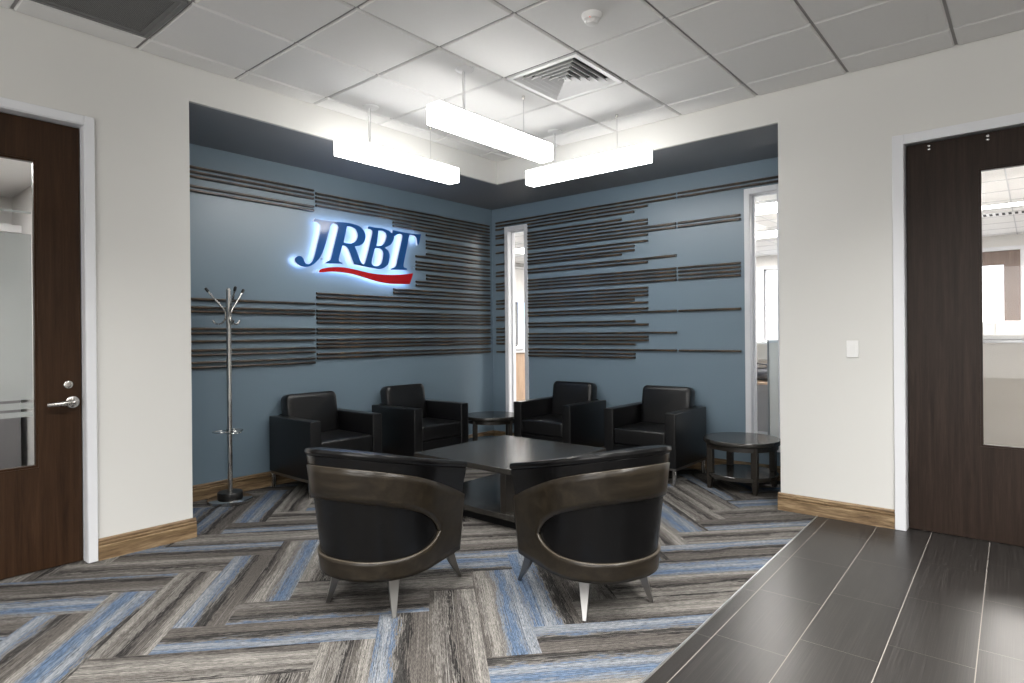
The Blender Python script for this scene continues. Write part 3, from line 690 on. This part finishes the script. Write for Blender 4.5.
bm = B(); loft(bm, [[(-.006, -.017, z), (-.006, .017, z), (-.006-d, .017, z), (-.006-d, -.017, z)] for z, d in ((-.034, .002), (0, .0035), (.034, .006))]); obj('rocker', bm, M['white'], sw, bevel=.0008)

# ------------------------------------------------------------------ coat rack
cr = thing('coat_rack', 'slim steel coat stand with hooks on a round weighted base', 'coat rack', (2.272, 4.875, 0))
bm = B(); lathe(bm, [(.163, 0), (.168, .005), (.168, .024), (.160, .030), (.05, .031)], n=48); obj('base_disc', bm, M['chrome'], cr, smooth=True)
bm = B(); lathe(bm, [(.093, .030), (.094, .034), (.094, .075), (.090, .080), (.02, .081)], n=40); obj('base_collar', bm, M['black_plastic'], cr, smooth=True)
bm = B(); lathe(bm, [(.0185, .08), (.0185, 1.672), (.017, 1.686), (.010, 1.692), (.002, 1.693)], n=24); obj('pole', bm, M['steel'], cr, smooth=True)
for k, a in enumerate((math.radians(142.3), math.radians(22.3), math.radians(-97.7))):
    ca, sa = math.cos(a), math.sin(a)
    prof = [(.152, 1.668), (.118, 1.624), (.075, 1.572), (.040, 1.530), (.024, 1.500), (.021, 1.470), (.026, 1.445), (.042, 1.420), (.064, 1.406), (.088, 1.406), (.106, 1.418), (.116, 1.436)]
    bm = B(); tube(bm, [(r*ca, r*sa, z) for r, z in prof], .0072, 10); hk = obj('hook', bm, M['steel'], cr, smooth=True)
    bm = B(); tube(bm, [(r*ca, r*sa, z) for r, z in ((.146, 1.660), (.152, 1.668), (.166, 1.687), (.169, 1.691))], [.0085, .0115, .0115, .007], 12); obj('hook_tip', bm, M['black_plastic'], hk, smooth=True)
bm = B(); lathe(bm, [(.023, .535), (.023, .575)], n=24); obj('ring_collar', bm, M['chrome'], cr, smooth=True)
bm = B(); n = 40
for q in range(3):
    a0 = 2*PI*q/3+.5; c0 = (.062*math.cos(a0), .062*math.sin(a0))
    tube(bm, [(c0[0]+.062*math.cos(2*PI*k/n), c0[1]+.062*math.sin(2*PI*k/n), .555) for k in range(n+1)], .0035, 8)
obj('umbrella_ring', bm, M['chrome'], cr, smooth=True)

# ------------------------------------------------------------------ club armchairs (front = +x)
GA = 'square black leather club armchairs along the blue walls'
ac = thing('armchair', '', 'armchair', (3.068, 4.760, 0), -PI/2, GA)
HD, HW, AT = .33, .355, .097
for s in (-1, 1):
    y0, y1 = sorted((s*(HW-AT), s*HW))
    bm = B(); box(bm, -HD+.006, HD, y0, y1, .140, .615, .010, 3); am = obj('arm', bm, M['leather'], ac, smooth=True)
    bm = B()
    yi = s*(HW-AT); yo = s*HW
    for y in (yi+s*.002, yo-s*.002): tube(bm, [(HD-.001, y, .150), (HD-.001, y, .607)], .0022, 6)
    tube(bm, [(HD-.001, yi+s*.004, .611), (HD-.001, yo-s*.004, .611)], .0022, 6)
    obj('piping', bm, M['leather'], am)
bm = B(); box(bm, -HD, -HD+.07, -HW+AT, HW-AT, .140, .62, .010, 2); obj('back_panel', bm, M['leather_dull'], ac, smooth=True)
# back cushion: rounded slab, leaning
def cushion(w, t, hgt, rc, n=6):
    """front face at +x; rounded upper corners; base at z=0"""
    prof = []
    for a in range(n+1):
        q = PI/2*a/n; prof.append((w/2-rc+rc*math.cos(q), hgt-rc+rc*math.sin(q)))
    prof = [(w/2, 0)]+prof; prof = prof+[(-y, z) for y, z in prof[::-1]]
    bm = B(); rings = []
    for x, k in ((-t/2, .94), (-t/2+.012, .985), (0, 1.0), (t/2-.022, .99), (t/2-.006, .965), (t/2+.004, .90), (t/2+.012, .6)):
        rings.append([(x, y*(1-(1-k)*.5), hgt/2+(z-hgt/2)*(1-(1-k)*.5)) for y, z in prof])
    loft(bm, rings); return bm
bm = cushion(.508, .108, .392, .05)
bmesh.ops.rotate(bm, cent=(0, 0, 0), matrix=Matrix.Rotation(math.radians(-9), 3, 'Y'), verts=bm.verts)
obj('backrest', bm, M['leather'], ac, smooth=True, loc=(-.212, 0, .405), angle=60)
bm = B(); box(bm, -.17, HD-.004, -HW+AT+.004, HW-AT-.004, .298, .440, .022, 4)
for v in bm.verts:
    if v.co.z > .40: v.co.z += .012*math.cos(v.co.y/.26*PI/2)*(.4+.6*max(0, 1-abs(v.co.x-.1)/.3))
obj('seat_cushion', bm, M['leather'], ac, smooth=True)
bm = B(); box(bm, HD-.03, HD-.006, -HW+AT, HW-AT, .150, .285, .006, 2); obj('front_panel', bm, M['leather_dull'], ac, smooth=True)
bm = B(); box(bm, HD-.016, HD-.002, -HW+AT+.001, HW-AT-.001, .286, .295, .003, 2); obj('front_piping', bm, M['leather'], ac, smooth=True)
bm = B(); box(bm, -HD+.05, HD-.03, -HW+AT, HW-AT, .150, .297); obj('seat_deck', bm, M['leather_dull'], ac)
bm = B()
for s in (-1, 1): box(bm, -HD+.02, HD-.012, s*(HW-.022)-.016, s*(HW-.022)+.016, .118, .140)
for x in (-HD+.034, HD-.030): box(bm, x-.014, x+.014, -HW+.03, HW-.03, .1185, .1395)
obj('base_rail', bm, M['rail_steel'], ac, bevel=.0015)
for sx_ in (-1, 1):
    for sy_ in (-1, 1):
        x, y = sx_*(HD-.030), sy_*(HW-.022); bm = B(); box(bm, x-.016, x+.016, y-.016, y+.016, .0, .119); obj('leg', bm, M['steel'], ac, bevel=.0015)['label'] = 'square steel leg'
ac['label'] = 'black leather armchair nearest the coat rack'
dup(ac, (4.132, 4.735, 0), -PI/2, 'black leather armchair against the sign wall, beside the corner side table')
dup(ac, (5.190, 3.760, 0), PI, 'black leather armchair against the blue wall, beside the corner side table')
dup(ac, (5.238, 2.705, 0), PI, 'black leather armchair beside the side table with a lower shelf in view')

# ------------------------------------------------------------------ round side tables
GT = 'dark round side tables'
rt = thing('side_table', 'dark round side table with lower shelf in front of the window by the white wall', 'side table', (5.214, 1.898, 0), -.06, GT)
bm = B(); lathe(bm, [(.284, .377), (.304, .380), (.309, .388), (.309, .409), (.304, .417), (.20, .419), (.01, .419)], n=72); obj('tabletop', bm, M['ebony'], rt, smooth=True, angle=50)
bm = B(); lathe(bm, [(.282, .340), (.285, .341), (.285, .379), (.05, .380)], n=64); obj('apron', bm, M['ebony_leg'], rt, smooth=True)
bm = B(); lathe(bm, [(.282, .100), (.286, .103), (.286, .132), (.282, .136), (.01, .137)], n=64); obj('shelf', bm, M['ebony'], rt, smooth=True)
for sx_ in (-1, 1):
    for sy_ in (-1, 1):
        x, y = sx_*.188, sy_*.188; bm = B(); w = .024
        loft(bm, [[(x+a*k+sx_*dx, y+c*k+sy_*dx, z) for a, c in ((-w, -w), (w, -w), (w, w), (-w, w))] for z, k, dx in ((0, .62, .006), (.10, .95, 0), (.14, 1, 0), (.379, 1, 0))])
        obj('leg', bm, M['ebony_leg'], rt, bevel=.002)
dup(rt, (5.075, 4.615, 0), PI/4, 'dark round side table in the wall corner between two armchairs')

# ------------------------------------------------------------------ coffee table
ct = thing('coffee_table', 'large low square dark wood coffee table in the middle of the chairs', 'coffee table', (3.575, 3.055, 0))
bm = B(); box(bm, -.52, .52, -.52, .52, .383, .42); obj('tabletop', bm, M['ebony'], ct, bevel=.004)
bm = B(); box(bm, -.495, .495, -.495, .495, .072, .110); obj('shelf', bm, M['ebony'], ct, bevel=.003)
bm = B(); box(bm, -.42, .42, -.42, .42, 0, .073); obj('plinth', bm, M['leather_dull'], ct)
for sx_ in (-1, 1):
    for sy_ in (-1, 1):
        x, y = sx_*.415, sy_*.33; bm = B(); box(bm, x-.06, x+.06, y-.024, y+.024, .109, .384); obj('leg', bm, M['ebony_leg'], ct, bevel=.002)

# ------------------------------------------------------------------ barrel chairs (front = +x)
bw, ba, bb, zb, zf, z0, tap = .338, .258, .393, .793, .650, .186, .080
def outline(w, a, b_, na=20, nb=44, n=2.2):
    arm = [(a-(a)*k/na, w) for k in range(na)]
    arc = [(-b_*math.sin(PI/2*k/nb)**(2/n), w*max(0, math.cos(PI/2*k/nb))**(2/n)) for k in range(nb+1)]
    half = arm+arc
    return half+[(x, -y) for x, y in half[-2::-1]]
OT, OB = outline(bw, ba, bb), outline(bw-tap*.6, ba, bb-tap); NO = len(OT)
def ztop(i): return zf+(zb-zf)*min(1, max(0, (ba-OT[i][0])/(ba+bb)))
def nrm2(i):
    a, c = OT[max(0, i-1)], OT[min(NO-1, i+1)]; d = Vector((c[0]-a[0], c[1]-a[1])); nn = Vector((-d.y, d.x)).normalized()
    if nn.dot(Vector((OT[i][0]-.05, OT[i][1]))) < 0: nn = -nn
    if abs(OT[i][1]) > bw-.001 and OT[i][0] > 0: nn = Vector((0, 1 if OT[i][1] > 0 else -1))
    return nn
def S(i, z, off=0):
    t = (z-z0)/(ztop(i)-z0); p = Vector(OB[i]).lerp(Vector(OT[i]), t); q = p+nrm2(i)*off
    return Vector((q.x, q.y, z))
AL = [0.]
for i in range(1, NO): AL.append(AL[-1]+(Vector(OT[i])-Vector(OT[i-1])).length)
mid = AL[NO//2]; stip = .625
def gap(i): return .080+.092*((OT[i][0]+bb)/(bb+ba))**2
def lens(i):
    d = min(1, abs(AL[i]-mid)/stip); c = .4185-.0735*d*d; hh = .142*max(0, 1-d**2.2)**.56
    return c-hh, c+hh
GB = 'barrel backed chairs with bent plywood shells'
bc = thing('barrel_chair', 'barrel backed black chair with bent plywood shell, nearer the lever handled door', 'chair', (1.944, 2.508, 0), .261, GB)
# upholstered tub
bm = B(); rings = []
for i in range(NO):
    zt = ztop(i); r = []
    IN = .085
    for off, z in ((-.013, z0+.004), (-.013, z0+.2), (-.013, zt-.115), (-.005, zt-.065), (-.003, zt-.038), (-.007, zt-.034), (.001, zt-.027), (.002, zt-.014), (-.004, zt-.003), (-.024, zt), (-.055, zt-.001), (-.078, zt-.008), (-IN, zt-.022), (-IN-.002, zt-.06), (-IN-.004, .30)):
        r.append(S(i, z, off))
    rings.append(r)
loft(bm, rings, close=True); obj('upholstered_tub', bm, M['leather_tub'], bc, smooth=True, angle=50)
# bent plywood shell
bm = B(); front = []
def strip(lo, hi, idx, n=5):
    rows = [[bm.verts.new(S(i, lo(i)+(hi(i)-lo(i))*k/n, -.007)) for k in range(n+1)] for i in idx]
    for a, c in zip(rows, rows[1:]):
        for k in range(n): bm.faces.new((a[k], a[k+1], c[k+1], c[k]))
idx = list(range(NO))
strip(lambda i: lens(i)[1], lambda i: ztop(i)-gap(i), idx)
strip(lambda i: z0, lambda i: lens(i)[0], idx)
bmesh.ops.remove_doubles(bm, verts=bm.verts, dist=.0004)
bmesh.ops.recalc_face_normals(bm, faces=bm.faces)
sh = obj('plywood_shell', bm, [M['bentwood'], M['ply_edge']], bc, smooth=True, recalc=False)
md = sh.modifiers.new('thick', 'SOLIDIFY'); md.thickness = .014; md.offset = 0; md.material_offset_rim = 1; md.use_quality_normals = True
# seat
inner = [S(i, .40, -.092) for i in range(NO)]; poly = [(p.x, p.y) for p in inner]
xf_ = ba-.012; poly = [(min(x, xf_), y) for x, y in poly]
bm = B(); prism(bm, poly, .305, .435); obj('seat_cushion', bm, M['leather'], bc, bevel=.02)
bm = B(); prism(bm, [(min(p.x, ba-.03), p.y) for p in (S(i, .25, -.05) for i in range(NO))], z0+.006, .303); obj('seat_base', bm, M['leather_dull'], bc)
for sx_, sy_ in ((-1, 1), (-1, -1), (1, 1), (1, -1)):
    tx, ty = (-.150, .165) if sx_ < 0 else (.238, .222); fx, fy = (-.192, .198) if sx_ < 0 else (.360, .228)
    bm = B(); rings = []
    for t in (0, .25, .5, .75, 1):
        e = t**1.5 if sx_ < 0 else t**1.25
        x = tx+(fx-tx)*e; y = sy_*(ty+(fy-ty)*e); z = (z0+.012)*(1-t); w = .030*(1-t)+.0095*t; w2 = .026*(1-t)+.009*t
        a = math.atan2(sy_*fy, fx if sx_ > 0 else fx); ca, sa = math.cos(a), math.sin(a)
        rings.append([(x+u*ca-v*sa, y+u*sa+v*ca, z) for u, v in ((-w2, -w), (w2, -w), (w2, w), (-w2, w))])
    loft(bm, rings); obj('leg', bm, M['leg_metal'], bc, bevel=.002)['label'] = 'tapered chrome leg'
dup(bc, (2.596, 1.679, 0), 1.203, 'barrel backed black chair with bent plywood shell, nearer the tiled floor')

# ------------------------------------------------------------------ offices behind the glass
OC = 2.75; FX = 12.0; NY = 8.0
bm = B(); box(bm, FX, FX+.12, BACK, 2.60, 0, ZT); box(bm, FX, FX+.12, 2.60, 3.92, 0, .95); box(bm, FX, FX+.12, 2.60, 3.92, 2.50, ZT); box(bm, FX, FX+.12, 3.92, NY+.2, 0, ZT)
struct(obj('wall_office_far', bm, M['office_wall']), 'pale office wall seen through the glass', 'wall')
bm = B(); box(bm, -2.5, 8.2, NY, NY+.12, 0, ZT); box(bm, 8.2, 11.2, NY, NY+.12, 0, .95); box(bm, 8.2, 11.2, NY, NY+.12, 2.55, ZT); box(bm, 11.2, FX, NY, NY+.12, 0, ZT)
struct(obj('wall_office_side', bm, M['office_wall']), 'pale office wall beyond the corner window', 'wall')
bm = B(); box(bm, XR+T, FX, BACK-.12, BACK, 0, ZT); struct(obj('wall_office_end', bm, M['office_wall']), 'end wall of the open office', 'wall')
bm = B(); box(bm, -2.5, -2.38, YL+T, NY, 0, ZT); struct(obj('wall_small_office', bm, M['office_wall']), 'far side wall of the small office behind the lever handled door', 'wall')
bm = B(); box(bm, XJ-.2, XJ-.1, YB+.12, NY, 0, ZT); struct(obj('wall_office_divider', bm, M['office_wall']), 'wall dividing the small office from the open office', 'wall')
bm = B(); box(bm, XB+.12, FX, BACK, NY, OC, OC+.05); box(bm, XR+T, XB+.12, BACK, YJ-.12, OC, OC+.05); box(bm, XJ-.1, XB+.12, YB+.12, NY, OC, OC+.05)
oc = struct(obj('ceiling_office', bm, M['tile']), 'white tiled ceiling of the open office', 'ceiling')
bm = B()
for k in range(12): box(bm, XB+.12+k*.6, XB+.132+k*.6, BACK, NY, OC-.003, OC)
for k in range(22): box(bm, XR+T if BACK+k*.6 < 1.2 else XB+.12, FX, BACK+k*.6, BACK+.012+k*.6, OC-.0035, OC)
obj('grid', bm, M['alu'], oc)
bm = B(); box(bm, -2.5, XJ-.1, YL+T, NY, OC, OC+.05); struct(obj('ceiling_small_office', bm, M['tile']), 'ceiling of the small office behind the lever handled door', 'ceiling')
# office windows
def office_window(n, lab, axis, a0, a1, z0_, z1_, c, depth=.12, mull=()):
    w = struct_empty('window_%d' % n, lab, 'window'); bm = B(); f = .06
    def bx(bm, p0, p1, q0, q1, d0, d1):
        if axis == 'y': box(bm, c+d0, c+d1, p0, p1, q0, q1)
        else: box(bm, p0, p1, c+d0, c+d1, q0, q1)
    for t in ((a0-f, a0, z0_-f, z1_+f), (a1, a1+f, z0_-f, z1_+f), (a0, a1, z1_, z1_+f), (a0, a1, z0_-f, z0_)): bx(bm, *t, -.02, .03)
    for t in ((a0, a0+.03, z0_, z1_), (a1-.03, a1, z0_, z1_), (a0, a1, z1_-.03, z1_), (a0, a1, z0_, z0_+.03)): bx(bm, *t, .03, .08)
    obj('window_frame', bm, M['frame'], w)
    bm = B()
    for m_ in mull: bx(bm, m_-.025, m_+.025, z0_, z1_, .03, .08)
    if mull: obj('mullion', bm, M['grille_frame'], w)
    bm = B(); bx(bm, a0+.02, a1-.02, z0_+.02, z1_-.02, .05, .056); obj('glass_pane', bm, M['glass'], w); return w
office_window(3, 'bright office window showing blue sky, seen past the round table', 'y', 2.60, 3.92, .95, 2.50, FX)
office_window(4, 'bright office window seen through the corner window', 'x', 8.2, 11.2, .95, 2.55, NY, mull=(9.62,))
rb = thing('roller_blind', 'white roller blind half drawn over the office window beyond the wall corner', 'blind', (9.7, NY-.03, 2.62))
boxes('blind_fabric', [(-1.52, 1.52, -.02, -.012, -.62, 0)], M['office_wall'], rb); boxes('bottom_bar', [(-1.52, 1.52, -.026, -.006, -.66, -.62)], M['white_metal'], rb)
bm = B(); tube(bm, [(-1.52, -.02, .03), (1.52, -.02, .03)], .03, 12); obj('roller', bm, M['white_metal'], rb, smooth=True)
# far office door
d3 = struct_empty('door_3', 'brown office door with tall bright glass, seen through the wide dark door', 'door', (FX, 0, 0))
bm = B(); 
for t in ((.11, .17, 0, 2.58), (1.23, 1.29, 0, 2.58), (.17, 1.23, 2.52, 2.58)): box(bm, -.03, 0, *t)
obj('door_frame', bm, M['frame'], d3)
bm = B()
for t in ((.175, .37, 0, 2.515), (1.0, 1.225, 0, 2.515), (.37, 1.0, 0, .6), (.37, 1.0, 2.30, 2.515)): box(bm, -.02, -.001, *t)
obj('door_leaf', bm, M['walnut_far'], d3)
bm = B(); box(bm, -.012, -.004, .37, 1.0, .6, 2.30); obj('lit_glass', bm, emit('daylit_glass', (.93, .96, 1), 2.6), d3)
# cubicle
cp = thing('cubicle_partition', 'beige fabric cubicle partition standing behind the wide dark door', 'partition', (6.20, .4, 0))
boxes('fabric_panel', [(-.028, .028, -2.2, 1.575, .10, 1.205)], M['fabric'], cp, bevel=.003)
boxes('top_cap', [(-.034, .034, -2.2, 1.592, 1.205, 1.232)], M['alu'], cp, bevel=.002)
boxes('end_post', [(-.036, .036, 1.575, 1.592, 0, 1.232)], M['grille_frame'], cp, bevel=.002)
boxes('base_rail', [(-.034, .034, -2.2, 1.575, 0, .10)], M['alu'], cp, bevel=.002)
oc_ = thing('storage_cabinet', 'white office storage cabinet behind the beige partition', 'cabinet', (7.85, .35, 0))
boxes('body', [(-.22, .22, -.95, .85, .06, 1.395)], M['white'], oc_, bevel=.003); boxes('plinth', [(-.19, .2, -.92, .82, 0, .06)], M['black_plastic'], oc_)
for q in range(4): boxes('door', [(-.238, -.221, -.945+q*.45, -.945+q*.45+.443, .07, 1.385)], M['white'], oc_, bevel=.002)
tr = thing('paper_tray', 'flat grey paper tray on top of the beige partition', 'tray', (6.20, .22, 1.232))
boxes('tray_body', [(-.10, .10, -.15, .11, 0, .004), (-.10, .10, -.15, -.146, 0, .034), (-.10, .10, .106, .11, 0, .034), (-.10, -.096, -.15, .11, 0, .034)], M['white'], tr)
dk = thing('workstation_desk', 'beech topped office desk seen past the beige partition', 'desk', (7.15, 2.55, 0))
boxes('desktop', [(-.02, .62, -.65, .75, .715, .742)], M['laminate'], dk, bevel=.003)
boxes('modesty_panel', [(.02, .045, -.62, .72, .18, .715)], M['grey_fabric'], dk)
boxes('side_panel', [(0, .60, -.65, -.625, 0, .715), (0, .60, .725, .75, 0, .715)], M['white'], dk)
boxes('hutch_back', [(.58, .61, -.65, .75, .742, 1.17)], M['office_wall'], dk)
boxes('hutch_shelf', [(.10, .62, -.65, .75, 1.17, 1.20)], M['white'], dk, bevel=.002)
boxes('hutch_bin', [(.14, .58, -.60, .70, .99, 1.17)], M['fabric'], dk, bevel=.004)
bm = B(); n = 14; rings = []
for k in range(n+1):
    t = k/n; s = math.sin(PI*t)**.55; rings.append([((.11*math.cos(a))*s, -.20+.40*t, max(.0, .075+.085*math.sin(a)*s*(1+.15*math.sin(9*t)))) for a in [2*PI*q/14 for q in range(14)]])
loft(bm, rings); bag = thing('bag', 'dark bag lying on the office desk', 'bag', (7.27, 2.42, .742)); obj('bag_body', bm, M['bag'], bag, smooth=True, loc=(0, 0, .012))
bm = B(); tube(bm, [(-.05, -.12, .13), (-.06, -.08, .20), (-.06, .02, .21), (-.05, .06, .15)], .009, 8); obj('carry_handle', bm, M['bag'], bag, smooth=True)
lp = thing('desk_lamp', 'small white lamp on the office hutch shelf', 'lamp', (7.45, 2.62, 1.20))
bm = B(); lathe(bm, [(.05, 0), (.05, .012), (.012, .016), (.008, .10)], n=20); obj('base', bm, M['white'], lp, smooth=True)
bm = B(); tube(bm, [(0, 0, .10), (0, .05, .17), (0, .12, .18)], .007, 8); obj('arm', bm, M['white'], lp, smooth=True)
cu = thing('file_pedestal', 'grey drawer pedestal under the office desk', 'pedestal', (7.55, 2.42, 0))
boxes('body', [(-.18, .22, -.21, .21, .03, .52)], M['grey_fabric'], cu, bevel=.004)
for z in (.05, .21, .37): boxes('drawer', [(-.198, -.18, -.20, .20, z, z+.14)], M['alu'], cu, bevel=.003)
# service counter beyond the corner window
sc_ = thing('service_counter', 'beech fronted counter with white top beyond the corner window', 'counter', (6.75, 5.75, 0))
boxes('front_panel', [(-.50, .62, -.30, .30, .08, 1.055)], M['laminate'], sc_, bevel=.003); boxes('countertop', [(-.54, .66, -.34, .34, 1.055, 1.090)], M['white'], sc_, bevel=.004); boxes('toe_kick', [(-.46, .58, -.26, .26, 0, .08)], M['black_plastic'], sc_)
ph = thing('desk_phone', 'grey telephone on the white counter beyond the corner window', 'telephone', (6.52, 5.50, 1.090))
bm = B(); loft(bm, [[(-.09, -.10, 0), (.09, -.10, 0), (.09, -.10, .03), (-.09, -.10, .03)], [(-.09, .08, 0), (.09, .08, 0), (.09, .08, .09), (-.09, .08, .09)]]); obj('body', bm, M['alu'], ph, bevel=.004)
bm = B(); tube(bm, [(-.065, -.09, .055), (-.065, -.07, .07), (-.065, .05, .115), (-.065, .07, .112)], [.02, .014, .014, .02], 10); obj('handset', bm, M['grey_fabric'], ph, smooth=True)
# office ceiling lamps
def troffer(loc, sx_, sy_, label):
    t = thing('ceiling_light', label, 'ceiling light', loc, 0, 'lit office ceiling lamps behind the glass')
    boxes('diffuser', [(-sx_, sx_, -sy_, sy_, -.012, -.004)], M['office_lamp'], t)
    boxes('frame', [(-sx_-.02, sx_+.02, -sy_-.02, -sy_, -.016, 0), (-sx_-.02, sx_+.02, sy_, sy_+.02, -.016, 0), (-sx_-.02, -sx_, -sy_, sy_, -.016, 0), (sx_, sx_+.02, -sy_, sy_, -.016, 0)], M['white_metal'], t)
troffer((7.35, 2.30, OC), .30, .60, 'lit office ceiling lamp nearest the top of the window by the white wall')
troffer((9.30, 3.00, OC), .30, .30, 'square lit office ceiling lamp further behind the window by the white wall')
troffer((9.05, .20, OC), .12, 1.2, 'long lit office ceiling lamp behind the wide dark door')
troffer((7.2, -1.6, OC), .30, .60, 'lit office ceiling lamp behind the stile of the wide dark door')
troffer((8.2, 6.3, OC), .30, .60, 'lit office ceiling lamp beyond the corner window')
troffer((.2, 6.3, OC), .60, .30, 'lit ceiling lamp of the small office behind the lever handled door')
ov = thing('ceiling_vent', 'dark slotted office ceiling vent behind the wide dark door', 'vent', (9.75, .15, OC))
bm = B(); box(bm, -.12, .12, -.9, .42, -.006, 0); obj('vent_body', bm, M['white_metal'], ov)
bm = B()
for k in range(20): box(bm, -.09, .09, -.86+k*.062, -.83+k*.062, -.0075, -.0055)
obj('slot', bm, M['void'], ov)
# small office furnishing behind the frosted door: transom shelf
bk = thing('wall_shelf', 'long brown shelf on the small office wall seen above the frosted film', 'shelf', (.9, NY-.3, 2.05))
boxes('shelf_board', [(-1.9, .60, -.10, .29, 0, .32)], M['walnut_far'], bk); boxes('light_rail', [(-1.9, .60, -.14, -.10, .29, .36)], M['white_metal'], bk)
cb = thing('low_office_cabinet', 'dark low cabinet in the small office seen below the frosted film', 'cabinet', (.9, NY-.35, 0))
boxes('body', [(-1.9, .55, -.25, .34, .06, .80)], M['grey_fabric'], cb, bevel=.004); boxes('plinth', [(-1.85, .5, -.2, .3, 0, .06)], M['black_plastic'], cb); boxes('top', [(-1.92, .57, -.27, .34, .80, .83)], M['walnut_far'], cb)

# ------------------------------------------------------------------ light
def area(name, loc, rot, sx_, sy_, energy, col=(1, 1, 1)):
    l = bpy.data.lights.new(name, 'AREA'); l.shape = 'RECTANGLE'; l.size = sx_; l.size_y = sy_; l.energy = energy; l.color = col
    o = bpy.data.objects.new(name, l); COL.objects.link(o); o.location = loc; o.rotation_euler = rot; return o
# hall ceiling troffers behind and above the viewpoint, and two unseen fill panels added on windowless walls
for i, (x, y, e) in enumerate(((1.2, 1.75, .35), (-.9, 1.9, .5), (-.9, -.4, 1.2), (1.6, -1.8, 1.2), (2.7, -.15, .55), (-3.2, .6, 1), (-1.0, -3.0, 1))):  # unseen troffers; the fifth is added to brighten the light-switch wall
    area('hall_troffer_fill_%d' % i, (x, y, ZC-.02), (0, 0, 0), 1.2, .6, L_TROF*e, (1, .985, .96)).data.spread = math.radians(SPREAD)
area('hall_fill_panel_a', (BACK+.05, -.4, 1.45), (0, -PI/2, 0), 2.0, 6.0, L_FILL, (1, .985, .97))
area('hall_fill_panel_b', (-1.2, BACK+.05, 1.45), (PI/2, 0, 0), 5.0, 2.0, L_FILL2, (1, .985, .97))
for i, (x, y, e) in enumerate(((7.6, 2.6, 1), (8.6, .4, 1), (7.6, 6.2, 1), (10.4, 4.6, 1), (6.6, -2.2, .6))):
    area('office_light_%d' % i, (x, y, OC-.03), (0, 0, 0), 1.2, 1.2, L_OFF*e, (1, .95, .89))  # extra area lights added to brighten the office, apart from its lamp fixtures
area('small_office_troffer', (.2, 6.3, OC-.03), (0, 0, 0), 1.2, .6, L_SMALL)
w = bpy.data.worlds.new('sky'); scene.world = w; w.use_nodes = True
nt = w.node_tree; nt.nodes.clear(); b = NB(nt)
out = nt.nodes.new('ShaderNodeOutputWorld'); bg = b.n('ShaderNodeBackground', i_Strength=1.5)
tc = b.n('ShaderNodeTexCoord'); mp = b.n('ShaderNodeMapping'); mp.inputs['Scale'].default_value = (1, 1, 4); b.l(tc.outputs['Generated'], mp.inputs['Vector'])
nz = b.n('ShaderNodeTexNoise', i_Scale=3.5, i_Detail=5.0); b.l(mp.outputs[0], nz.inputs['Vector'])
b.l(b.ramp(nz.outputs['Fac'], [(.45, (.60, .78, 1.0)), (.58, (1, 1, 1))]), bg.inputs[0]); b.l(bg.outputs[0], out.inputs[0])

# ------------------------------------------------------------------ camera
cam = bpy.data.cameras.new('camera'); co = bpy.data.objects.new('camera', cam); COL.objects.link(co); scene.camera = co
f_px, yaw, pitch, roll, cy_px = 616.879, .704283, -.001176, -.008605, 335.728
cam.sensor_width = 36; cam.lens = f_px/1024*36; cam.sensor_fit = 'HORIZONTAL'
cam.shift_y = (cy_px-341.5)/1024; cam.clip_start = .05; cam.clip_end = 100
Fw = Vector((math.cos(pitch)*math.cos(yaw), math.cos(pitch)*math.sin(yaw), math.sin(pitch)))
r0 = Vector((math.sin(yaw), -math.cos(yaw), 0)); u0 = r0.cross(Fw)
Rv = math.cos(roll)*r0+math.sin(roll)*u0; Uv = -math.sin(roll)*r0+math.cos(roll)*u0
mw = Matrix((Rv, Uv, -Fw)).transposed().to_4x4(); mw.translation = (0, 0, CAM_H); co.matrix_world = mw

vs = scene.view_settings; vs.view_transform = 'Standard'; vs.look = 'None'; vs.exposure = EXPOSURE; vs.gamma = 1; vs.use_curve_mapping = False
scene.cycles.max_bounces = 8; scene.cycles.diffuse_bounces = 5; scene.cycles.glossy_bounces = 4; scene.cycles.transparent_max_bounces = 12; scene.cycles.transmission_bounces = 4
scene.cycles.sample_clamp_indirect = 6; scene.cycles.use_denoising = True; scene.cycles.caustics_reflective = False; scene.cycles.caustics_refractive = False
scene.cycles.denoiser = 'OPENIMAGEDENOISE'
